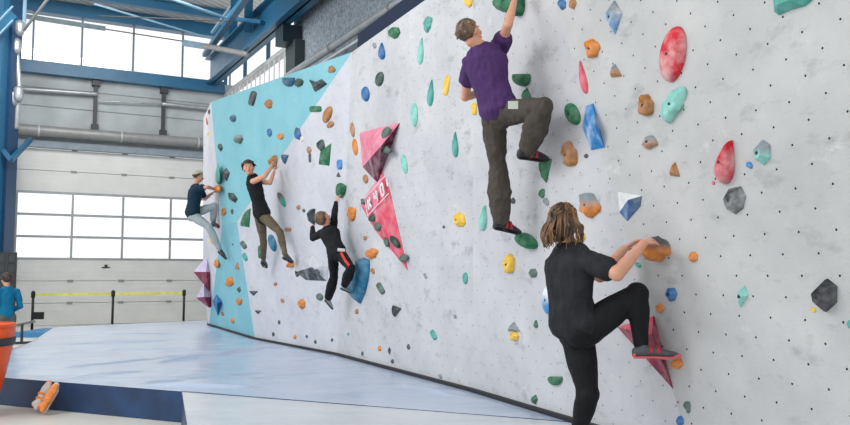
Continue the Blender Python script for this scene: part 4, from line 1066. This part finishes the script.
# ---------------------------------------------------------------- woman in black, foreground
Jw = dict(head=P(565, 222, 5.30), neck=P(571, 250, 5.28), pel=P(575, 326, 5.30),
    shR=P(589, 261, 5.13), shL=P(560, 259, 5.42), elR=P(617, 274, 4.93), wrR=P(643, 244, 5.10), elL=P(600, 276, 5.50), wrL=P(624, 249, 5.47),
    hipR=P(584, 331, 5.25), hipL=P(577, 333, 5.38), knR=P(637, 294, 5.14), anR=P(641, 345, 5.17), heelR=P(634, 357, 5.14), toeR=P(679, 357, 5.14),
    knL=P(588, 394, 5.30), anL=P(577, 438, 5.36))
Jw['heelL'] = V((Jw['anL'].x-.05, Jw['anL'].y-.02, .315)); Jw['toeL'] = Jw['heelL']+V((.2, .10, 0)); Jw['anL'].z = .39
Jw['hdR'] = P(658, 233, 5.26)-Jw['wrR']; Jw['hdL'] = P(640, 239, 5.48)-Jw['wrL']
ow = dict(s=.94, hf=V((.80, .58, -.02)), hu=V((.04, 0, 1)), vox=.0062, H=.225, w=1.10, bk=1.10, leg=(.118, .078, .048), arm=(.056, .048, .031), trousers=BLK2, tease=.002, twf=14, twa=.003,
    top=BLKT, ease=.013, hem=.0, sleeve=.62, wf=11, wa=.009, pnR=V((.35, .3, -1)), thR=-1, curlR=.8, pnL=V((.5, -.3, -.8)), thL=1, curlL=.35, tsm=22, butt=(1, .045, .095), hs=1.0, bow=V((-.025, -.01, 0)), hi=1)
up_ = (Jw['neck']-Jw['pel']).normalized(); lh_ = V((.55, -.84, 0)); ow['lh'] = lh_; ow['ls'] = V((.52, -.85, 0)); ow['butt'] = (1 if up_.cross(lh_).x < 0 else -1, .035, .112)
chk('woman', Jw, .94)
wo = person('person', 'woman in black t-shirt and leggings gripping an orange hold in the foreground', Jw, ow)
shoe(wo, Jw['heelR'], Jw['toeR'], Jw['anR'], V((0, 0, 1)), .92, GRSH, PINKSH, accent=REDSH)
shoe(wo, Jw['heelL'], Jw['toeL'], Jw['anL'], V((0, 0, 1)), .92, GRSH, PINKSH, accent=REDSH)
# wavy shoulder-length hair, half tied back
hf, hr, hu = frame(ow['hf'], ow['hu']); hc = Jw['head']
bm = bmesh.new(); rnd = random.Random(4)
ellipsoid(bm, hc+hu*.028-hf*.018, (.087, .102, .098), (hr, hf, hu), 24, 16)
ellipsoid(bm, hc-hu*.05-hf*.045, (.080, .066, .085), (hr, hf, hu), 20, 14)
hair = bake('hair', bm, BROWN, wo, .007, 3, wrk(40, .004), lambda p: not ((p-hc).dot(hf) > .045 and (p-hc).dot(hu) < .06))
bm = bmesh.new()
knot = hc-hf*.108+hu*.015
for k in range(170):
    th = rnd.uniform(-2.35, 2.35); ph = rnd.uniform(.15, 1.35)
    v = (-hf*math.cos(th)+hr*math.sin(th))
    a = hc+hu*.028-hf*.018+(v*math.sin(ph)*.098+hu*math.cos(ph)*.102)
    half = k % 3 == 0
    pts = [a]
    if half:
        m_ = a.lerp(knot, .5); m_ += (m_-(hc+hu*.02-hf*.02)).normalized()*.022; pts += [m_, knot+v*.012]
        x = knot
    else:
        b_ = hc+hu*.0-hf*.02+v*.104; pts += [b_]; x = b_
    L = rnd.uniform(.12, .185)-(.03 if abs(th) > 1.6 else 0); ph2 = rnd.uniform(0, 6.28); n = 5
    side = hr*math.sin(ph2)+hf*math.cos(ph2)
    for i in range(1, n+1):
        t = i/n; out = v*(.012+.020*math.sin(t*2.6)) if not half else (-hf*(.012+.02*math.sin(t*3))+hr*rnd.uniform(-.022, .022)*t*2)
        pts.append(x-hu*L*t+out+side*.009*math.sin(t*7+ph2))
    r0 = rnd.uniform(.0035, .0062)
    pp_ = bezier(pts, 3); tube(bm, pp_, [r0*(1-.6*i/len(pp_)) for i in range(len(pp_))], 6)
obj('hair_strands', bm, hairm('brown_strands', (.024, .011, .007), (.30, .155, .065)), hair, True)
bm = bmesh.new(); tube(bm, [knot-hr*.012+hf*.004, knot+hr*.012+hf*.004], [.014, .014], 10); obj('hair_tie', bm, DARK, hair, True)

# ---------------------------------------------------------------- man in purple, top of the wall
def JD(px, py, off, pl='D'): return PL[pl].hit(px, py, off)
Jm = dict(head=JD(470, 33, .50, 'C'), neck=JD(484, 50, .40, 'C'), pel=JD(499, 110, .36),
    shR=JD(499, 51, .30), shL=JD(470, 64, .48, 'C'), elR=JD(508, 25, .26), wrR=JD(514, 2, .16), elL=JD(465, 97, .50, 'C'), wrL=JD(484, 92, .22, 'C'),
    hipR=JD(509, 113, .34), hipL=JD(493, 114, .34), knR=JD(543, 107, .36), anR=JD(528, 149, .22), heelR=JD(518, 157, .22), toeR=JD(546, 159, .03),
    knL=JD(498, 168, .30), anL=JD(501, 219, .20), heelL=JD(494, 228, .22), toeL=JD(519, 233, .03))
fit(Jm, 1.03)
Jm['hdR'] = JD(515, -9, .10)-Jm['wrR']; Jm['hdL'] = JD(492, 90, .06)-Jm['wrL']
om = dict(s=1.03, hf=V((.72, .55, .35)), hu=V((-.38, -.1, .92)), vox=.0085, w=1.0, bk=.98, bow=V((-.02, -.02, 0)), leg=(.085, .058, .040), trousers=OLIVE, tease=.012, twf=13, twa=.013, loose=1.75, cuff=.95, flare=1.5,
    top=PURPLE, ease=.014, hem=-.03, sleeve=.45, wf=12, wa=.011, pnR=V(PD.n), thR=-1, pnL=V(PD.n), thL=1, curlR=.7, curlL=.7, arm=(.050, .038, .027), shoe=DRUB, sole=SOLE, accent=REDSH, ss=1.08)
chk('man', Jm, 1)
ma = person('person', 'man in purple t-shirt and grey-brown trousers climbing highest on the wall', Jm, om)
short_hair(ma, Jm['head'], om['hf'], om['hu'], .225, LBROWN, 1.04, seed=3, low=.0)
bm = bmesh.new(); f_ = torso_pts(Jm['pel'], Jm['neck'], om['bow']); bk_ = f_(.12); 
Xl = (Jm['hipR']-Jm['hipL']).normalized(); Ub = (Jm['neck']-Jm['pel']).normalized(); Bk = Ub.cross(Xl).normalized(); Bk = Bk if Bk.dot(PD.n) < 0 else -Bk
c_ = JD(513, 105, .53); n_ = (CAM-c_).normalized(); box(bm, c_, (.075, .012, .06), (V((1, 0, 0)), n_.cross(V((1, 0, 0))).cross(V((1, 0, 0))), V((0, 0, 1)))); obj('waist_label', bm, simple('cream_label', (.55, .58, .5)), ma)

# ---------------------------------------------------------------- child in black
Jk = dict(head=JD(323.5, 219, .34, 'C'), neck=JD(328, 229, .32, 'C'), pel=JD(337, 253, .28, 'C'),
    shR=JD(333, 229.5, .24, 'C'), shL=JD(322, 233, .36, 'C'), elR=JD(334.5, 215, .24, 'C'), wrR=JD(336, 202, .16, 'C'), elL=JD(313, 238, .28, 'C'), wrL=JD(312.5, 227, .16, 'C'),
    hipR=JD(341, 255, .24, 'C'), hipL=JD(333, 255, .30, 'C'), knR=JD(351, 268, .34, 'C'), anR=JD(345, 284, .18, 'C'), heelR=JD(341, 289, .2, 'C'), toeR=JD(349, 292, .05, 'C'),
    knL=JD(334, 277, .30, 'C'), anL=JD(328.5, 297, .22, 'C'), heelL=JD(325, 301, .24, 'C'), toeL=JD(332, 309, .06, 'C'))
fit(Jk, .80)
Jk['hdR'] = JD(339, 193, .12, 'C')-Jk['wrR']; Jk['hdL'] = JD(312, 218, .12, 'C')-Jk['wrL']
ok = dict(s=.80, hf=V((.55, .35, .55)), hu=V((-.5, -.3, .8)), vox=.0085, H=.21, w=.98, bk=.95, leg=(.082, .056, .042), trousers=BLK2, tease=.012, twa=.008, loose=1.6, top=BLK, ease=.018, hem=-.02, sleeve=1.5, wa=.006,
    pnR=V(PC.n), thR=-1, pnL=V(PC.n), thL=1, curlR=.6, curlL=.6, shoe=simple('grey_white_shoe', (.34, .35, .35), .5), ss=1.0)
chk('kid', Jk, .8)
kd_ = person('person', 'child in black tracksuit with a red stripe reaching for a green hold', Jk, ok)
short_hair(kd_, Jk['head'], ok['hf'], ok['hu'], .205, LBROWN, 1.12, seed=8, low=-.06)
bm = bmesh.new(); RS = simple('red_stripe', srgb(206, 52, 44), .7); a = Jk['hipR']; b = Jk['knR']; o_ = (CAM-a).normalized()*.112
tube(bm, [a.lerp(b, .0)+o_+V((0, 0, .03)), a.lerp(b, .45)+o_, a.lerp(b, .8)+o_*.85], [(.018, .006)]*3, 10, xdir=V((.6, 0, .8))); obj('red_stripe', bm, RS, kd_, True)
bm = bmesh.new(); tube(bm, [a+o_*1.02+V((-.04, 0, .07)), a+o_*1.02+V((.05, 0, .06))], [(.022, .008)]*2, 10, xdir=V((0, 0, 1))); obj('waist_panel', bm, simple('white_waist', (.6, .58, .55)), kd_, True)

# ---------------------------------------------------------------- woman in black vest
def JB(px, py, off): return PB.hit(px, py, off)
Jt = dict(head=JB(248.5, 168, .62), neck=JB(252, 176, .54), pel=JB(262, 214, .36),
    shR=JB(253, 181.5, .58), shL=JB(260, 181, .34), elR=JB(265, 176, .38), wrR=JB(271.5, 166, .16), elL=JB(270, 183, .22), wrL=JB(274, 172, .12),
    hipR=JB(264.5, 217, .42), hipL=JB(260, 218, .30), knR=JB(280, 232, .32), anR=JB(285, 254, .18), heelR=JB(283, 258.5, .24), toeR=JB(292, 262, .05),
    knL=JB(263.5, 241, .32), anL=JB(263.5, 259, .22), heelL=JB(262, 263, .26), toeL=JB(266, 268, .03))
fit(Jt, .97)
Jt['hdR'] = JB(274, 159, .10)-Jt['wrR']; Jt['hdL'] = JB(275, 165, .08)-Jt['wrL']
ot = dict(s=.97, H=.235, hf=V((.18, -.95, .05)), hu=V((-.12, 0, 1)), vox=.0095, w=1.02, bk=1.05, leg=(.086, .056, .038), trousers=OLIVE2, tease=.003, top=BLK, ease=.008, hem=-.13, sleeve=0, topname='vest',
    pnR=V(PB.n), thR=-1, pnL=V(PB.n), thL=1, curlR=.9, curlL=.7, shoe=GRSH, ss=1.05)
chk('vest', Jt, .97)
tw = person('person', 'smiling woman in a black vest and brown leggings hanging off the blue-edged wall', Jt, ot)
short_hair(tw, Jt['head'], ot['hf'], ot['hu'], .235, DKHAIR, 1.13, seed=5, low=.0)

# ---------------------------------------------------------------- capped man at the far arete
Yc = 15.75
Jc = dict(head=P(198.5, 176.5, Yc), neck=P(196, 187, Yc), pel=P(192.5, 213, Yc),
    shR=P(196, 189, Yc-.18), shL=P(199, 188, Yc+.18), elR=P(207, 187, Yc-.2), wrR=P(214.5, 189, Yc+.05), elL=P(205, 199, Yc+.25), wrL=P(212, 193, Yc+.2),
    hipR=P(193.5, 216, Yc-.08), hipL=P(192.5, 214, Yc+.1), knR=P(209, 227, Yc-.08), anR=P(219, 248, Yc+.15), heelR=P(218, 252, Yc+.12), toeR=P(226, 259, Yc+.2),
    knL=P(214, 206, Yc+.15), anL=P(213, 222, Yc+.25), heelL=P(211, 225, Yc+.22), toeL=P(219, 227, Yc+.3))
fit(Jc, 1.0)
Jc['hdR'] = P(218.5, 188, Yc+.25)-Jc['wrR']; Jc['hdL'] = P(217, 190, Yc+.35)-Jc['wrL']
oc = dict(s=1.0, hf=V((.9, .35, -.12)), hu=V((.1, 0, 1)), vox=.0105, w=1.12, bk=1.12, leg=(.088, .058, .040), trousers=LGREY, tease=.010, twa=.008, loose=1.3, top=NAVYT, ease=.014, hem=-.02, sleeve=.6,
    pnR=V((.6, .8, 0)), thR=-1, pnL=V((.6, .8, 0)), thL=1, shoe=GRSH, lh=V((.35, -.93, 0)), ls=V((.35, -.93, 0)))
chk('cap', Jc, 1)
cm = person('person', 'man in dark teal t-shirt and pale trousers climbing the far arete', Jc, oc)
short_hair(cm, Jc['head'], oc['hf'], oc['hu'], .22, DKHAIR, 1.0, seed=6, low=-.0)
f0, r0_, u0 = frame(oc['hf'], oc['hu']); bm = bmesh.new(); ellipsoid(bm, Jc['head']+u0*.045-f0*.012, (.092, .106, .085), (r0_, f0, u0), 20, 14)
bake('cap', bm, cloth('cream_cap', (.50, .46, .36), .1), cm, .009, 2, None, lambda p: (p-Jc['head']).dot(u0) > .05-.35*(p-Jc['head']).dot(-f0))

# ---------------------------------------------------------------- boy at the left
bx, by = P(6.5, 300, 13.4).x, 13.4
fb = V((-.75, .55, 0)).normalized(); rb_ = fb.cross(V((0, 0, 1)))
def B(f, r, z): return V((bx, by, 0))+fb*f+rb_*r+V((0, 0, z))
Jb = dict(head=B(.03, 0, 1.375), neck=B(0, 0, 1.23), pel=B(0, 0, .78), shR=B(0, .165, 1.17), shL=B(0, -.165, 1.17), elR=B(-.03, .22, .93), elL=B(-.02, -.22, .93), wrR=B(.15, .16, .84), wrL=B(.17, -.13, .86),
    hipR=B(0, .085, .74), hipL=B(0, -.085, .74), knR=B(.02, .09, .42), knL=B(.03, -.09, .42), anR=B(-.02, .095, .085), anL=B(0, -.095, .085))
for q, r in (('R', .10), ('L', -.10)): Jb['heel'+q] = B(-.06, r, .015); Jb['toe'+q] = B(.14, r*1.2, .015)
Jb['hdR'] = fb*1.0; Jb['hdL'] = fb*1.0
ob = dict(s=.86, hf=fb+V((0, 0, -.1)), hu=V((0, 0, 1)), vox=.009, H=.21, w=.92, bk=.9, leg=(.078, .052, .038), trousers=KHAKI, shorts=.85, tease=.02, top=TEALC, ease=.014, hem=-.02, sleeve=1.5,
    pnR=-rb_, pnL=rb_, thR=-1, thL=1, curlR=.5, curlL=.5, shoe=simple('trainer', (.2, .2, .22)), shoename='trainer', ss=.95)
bo = person('person', 'boy in a teal blue long-sleeved top and grey shorts standing behind the orange bin', Jb, ob)
short_hair(bo, Jb['head'], ob['hf'], ob['hu'], .21, BROWN, 1.06, seed=9, low=.0)
# ================================================================== LOOSE THINGS
ORG = simple('orange_plastic', srgb(240, 92, 26), .4, var=.08)
# orange bin, near left
bc = V((P(-28, 340, 8.4).x, 8.4, 0)); bn = tag(empty('bin', bc), 'big orange bin with a dark band at the left edge before the mat', 'bin')
def ringmesh(bm, prof, seg=40):
    R = [[bm.verts.new(bc+V((r*math.cos(2*math.pi*k/seg), r*math.sin(2*math.pi*k/seg), z))) for k in range(seg)] for r, z in prof]
    for A, C_ in zip(R, R[1:]):
        for k in range(seg): bm.faces.new((A[k], A[(k+1) % seg], C_[(k+1) % seg], C_[k]))
    return R
bm = bmesh.new(); R = ringmesh(bm, [(.20, .01), (.23, .0), (.25, .1), (.33, .42), (.385, .72), (.40, .84), (.395, .93), (.385, .94), (.37, .925), (.36, .80), (.30, .42), (.22, .06)]); bm.faces.new(R[0]); bm.faces.new(R[-1])
obj('bin_body', bm, ORG, bn, True)
bm = bmesh.new(); ringmesh(bm, [(.385, .72), (.402, .72), (.412, .80), (.39, .80)]); obj('band', bm, DARK, bn, True)
bm = bmesh.new(); ringmesh(bm, [(.385, .91), (.405, .905), (.412, .925), (.40, .945), (.375, .94)]); obj('rim', bm, ORG, bn, True)
# pair of climbing shoes leaning on the mat's navy side
OSH = simple('orange_white_shoe', srgb(240, 142, 66), .5, var=.2, scale=18); WSH = simple('white_rubber', (.66, .60, .54), .5)
for i, (ha, to, lab) in enumerate((((37, 411), (50, 382), 'orange and white climbing shoe leaning against the navy mat side, the left one'), ((43, 413), (57, 384), 'orange and white climbing shoe leaning against the navy mat side, the right one'))):
    a = onz(ha[0], ha[1], .02); b = onz(to[0], to[1], .02); b = P(to[0], to[1], a.y+.14)
    root = empty('climbing_shoe', (a.x, a.y, 0)); tag(root, lab, 'shoe', 'orange climbing shoes on the floor')
    d = (b-a).normalized(); d_ = a+d*.02
    sh = shoe(root, a+V((0, 0, .01)), b, a+V((-.03, -.02, .07)), V((.1, -.9, .35)), 1.0, WSH if i == 0 else OSH, OSH if i == 0 else WSH, 'shoe_upper', accent=OSH)
# barrier posts and belts
PB_ = []
for i, (px, Y, lab) in enumerate(((33, 20.5, 'black barrier post with a small sign, the left of the three'), (113, 21.5, 'black barrier post in the middle of the three'), (184, 22.4, 'black barrier post nearest the climbing wall'))):
    c = V((P(px, 300, Y).x, Y, 0)); po = tag(empty('barrier_post', c), lab, 'post', 'belt barrier posts before the garage door')
    bm = bmesh.new(); tube(bm, [c+V((0, 0, .03)), c+V((0, 0, .92))], [.032, .032], 14, cap=False); obj('pole', bm, BLACK, po, True)
    bm = bmesh.new(); tube(bm, [c+V((0, 0, .0)), c+V((0, 0, .03)), c+V((0, 0, .045))], [.17, .165, .05], 24, cap=False); obj('base', bm, BLACK, po, True)
    bm = bmesh.new(); tube(bm, [c+V((0, 0, .90)), c+V((0, 0, 1.0))], [.05, .05], 14); obj('belt_head', bm, BLACK, po, True)
    if i == 0:
        bm = bmesh.new(); box(bm, c+V((.17, -.04, .42)), (.28, .03, .18)); obj('sign_board', bm, BLACK, po)
    PB_.append(c)
YEL = simple('yellow_belt', srgb(226, 224, 112), .6)
for a, b, lab in ((PB_[0], PB_[1], 'yellow barrier belt between the left and middle posts'), (PB_[1], PB_[2], 'yellow barrier belt between the middle and right posts')):
    bm = bmesh.new(); A = a+V((.05, .02, .95)); B_2 = b+V((-.05, -.02, .95)); beam(bm, A, B_2, .006, .07, up=V((0, 0, 1))); tag(obj('barrier_belt', bm, YEL), lab, 'belt', 'yellow barrier belts')
# folded blue mat and low bench behind the boy
bm = bmesh.new(); c = onz(38, 336, .0); box(bm, (c.x+.1, c.y+.3, .06), (.9, 1.6, .12)); bmesh.ops.bevel(bm, geom=bm.edges[:], offset=.02, segments=2)
tag(obj('folded_mat', bm, simple('bright_blue_vinyl', srgb(60, 130, 180), .5)), 'small blue mat lying on the floor by the left barrier post', 'mat')
bp = P(22, 330, 17.0); be = tag(empty('low_bench', (bp.x, bp.y, 0)), 'low dark metal bench frame on the floor behind the boy', 'bench')
bm = bmesh.new(); beam(bm, (bp.x-.5, bp.y-.3, .30), (bp.x+.12, bp.y+.3, .46), .06, .05); obj('bench_rail', bm, DUCT, be)
for dx, z in ((-.35, .32), (.0, .42)):
    bm = bmesh.new(); beam(bm, (bp.x+dx, bp.y+dx*.6, 0), (bp.x+dx, bp.y+dx*.6+.001, z), .04, .04); obj('leg', bm, DARK, be)
bm = bmesh.new(); beam(bm, (bp.x-.3, bp.y-.2, .03), (bp.x+.25, bp.y+.1, .03), .05, .05); obj('foot_bar', bm, DARK, be)
# dark wire locker by the column
lc = V((P(-5, 300, 19).x, 19.2, 0)); lk = tag(empty('wire_cage', lc), 'tall dark wire cage standing behind the boy by the blue column', 'cage')
bm = bmesh.new()
for dx in (-.4, 0, .25):
    for dy in (-.2, .2): beam(bm, lc+V((dx, dy, 0)), lc+V((dx, dy+.001, 2.0)), .04, .04)
for k in range(9):
    for dy in (-.2, .2): beam(bm, lc+V((-.4, dy, .1+k*.235)), lc+V((.25, dy, .1+k*.235)), .02, .02)
obj('cage_frame', bm, DARK, lk)
bm = bmesh.new(); box(bm, lc+V((-.08, .23, 1.0)), (.66, .02, 1.95)); obj('back_panel', bm, simple('cage_back', (.06, .07, .08)), lk)

# ================================================================== LIGHT
w = bpy.data.worlds.new('world'); S.world = w; w.use_nodes = True; t = w.node_tree; bg = t.nodes['Background']
tc = t.nodes.new('ShaderNodeTexCoord'); sp = t.nodes.new('ShaderNodeSeparateXYZ'); t.links.new(tc.outputs['Generated'], sp.inputs[0])
cc = mix(t, ramp(t, sp.outputs[2], -.05, .5), (1.0, 1.0, 1.0), (.93, .965, 1.0)); t.links.new(cc, bg.inputs['Color']); bg.inputs['Strength'].default_value = WORLD_STR
def area(name, loc, to, size, sy, e, col):
    l = bpy.data.lights.new(name, 'AREA'); l.shape = 'RECTANGLE'; l.size = size; l.size_y = sy; l.energy = e; l.color = col
    o = bpy.data.objects.new(name, l); COL.objects.link(o); o.location = loc; o.rotation_euler = (V(to)-V(loc)).to_track_quat('-Z', 'Y').to_euler(); return o
area('side_windows_light', (-8, 6, 7.0), (1, 8, 1.5), 6, 2.5, LEFT_E, (.95, .98, 1))
area('far_hall_fill', (-7.5, 17.5, 8.6), (-9, 22, 1.5), 5, 3, 420, (1, .99, .97))  # added fill that brightens the back door and mat, not a hall fitting
S.view_settings.view_transform = 'Standard'; S.view_settings.look = 'None'; S.view_settings.gamma = 1; S.view_settings.use_curve_mapping = False
S.view_settings.exposure = EXPO
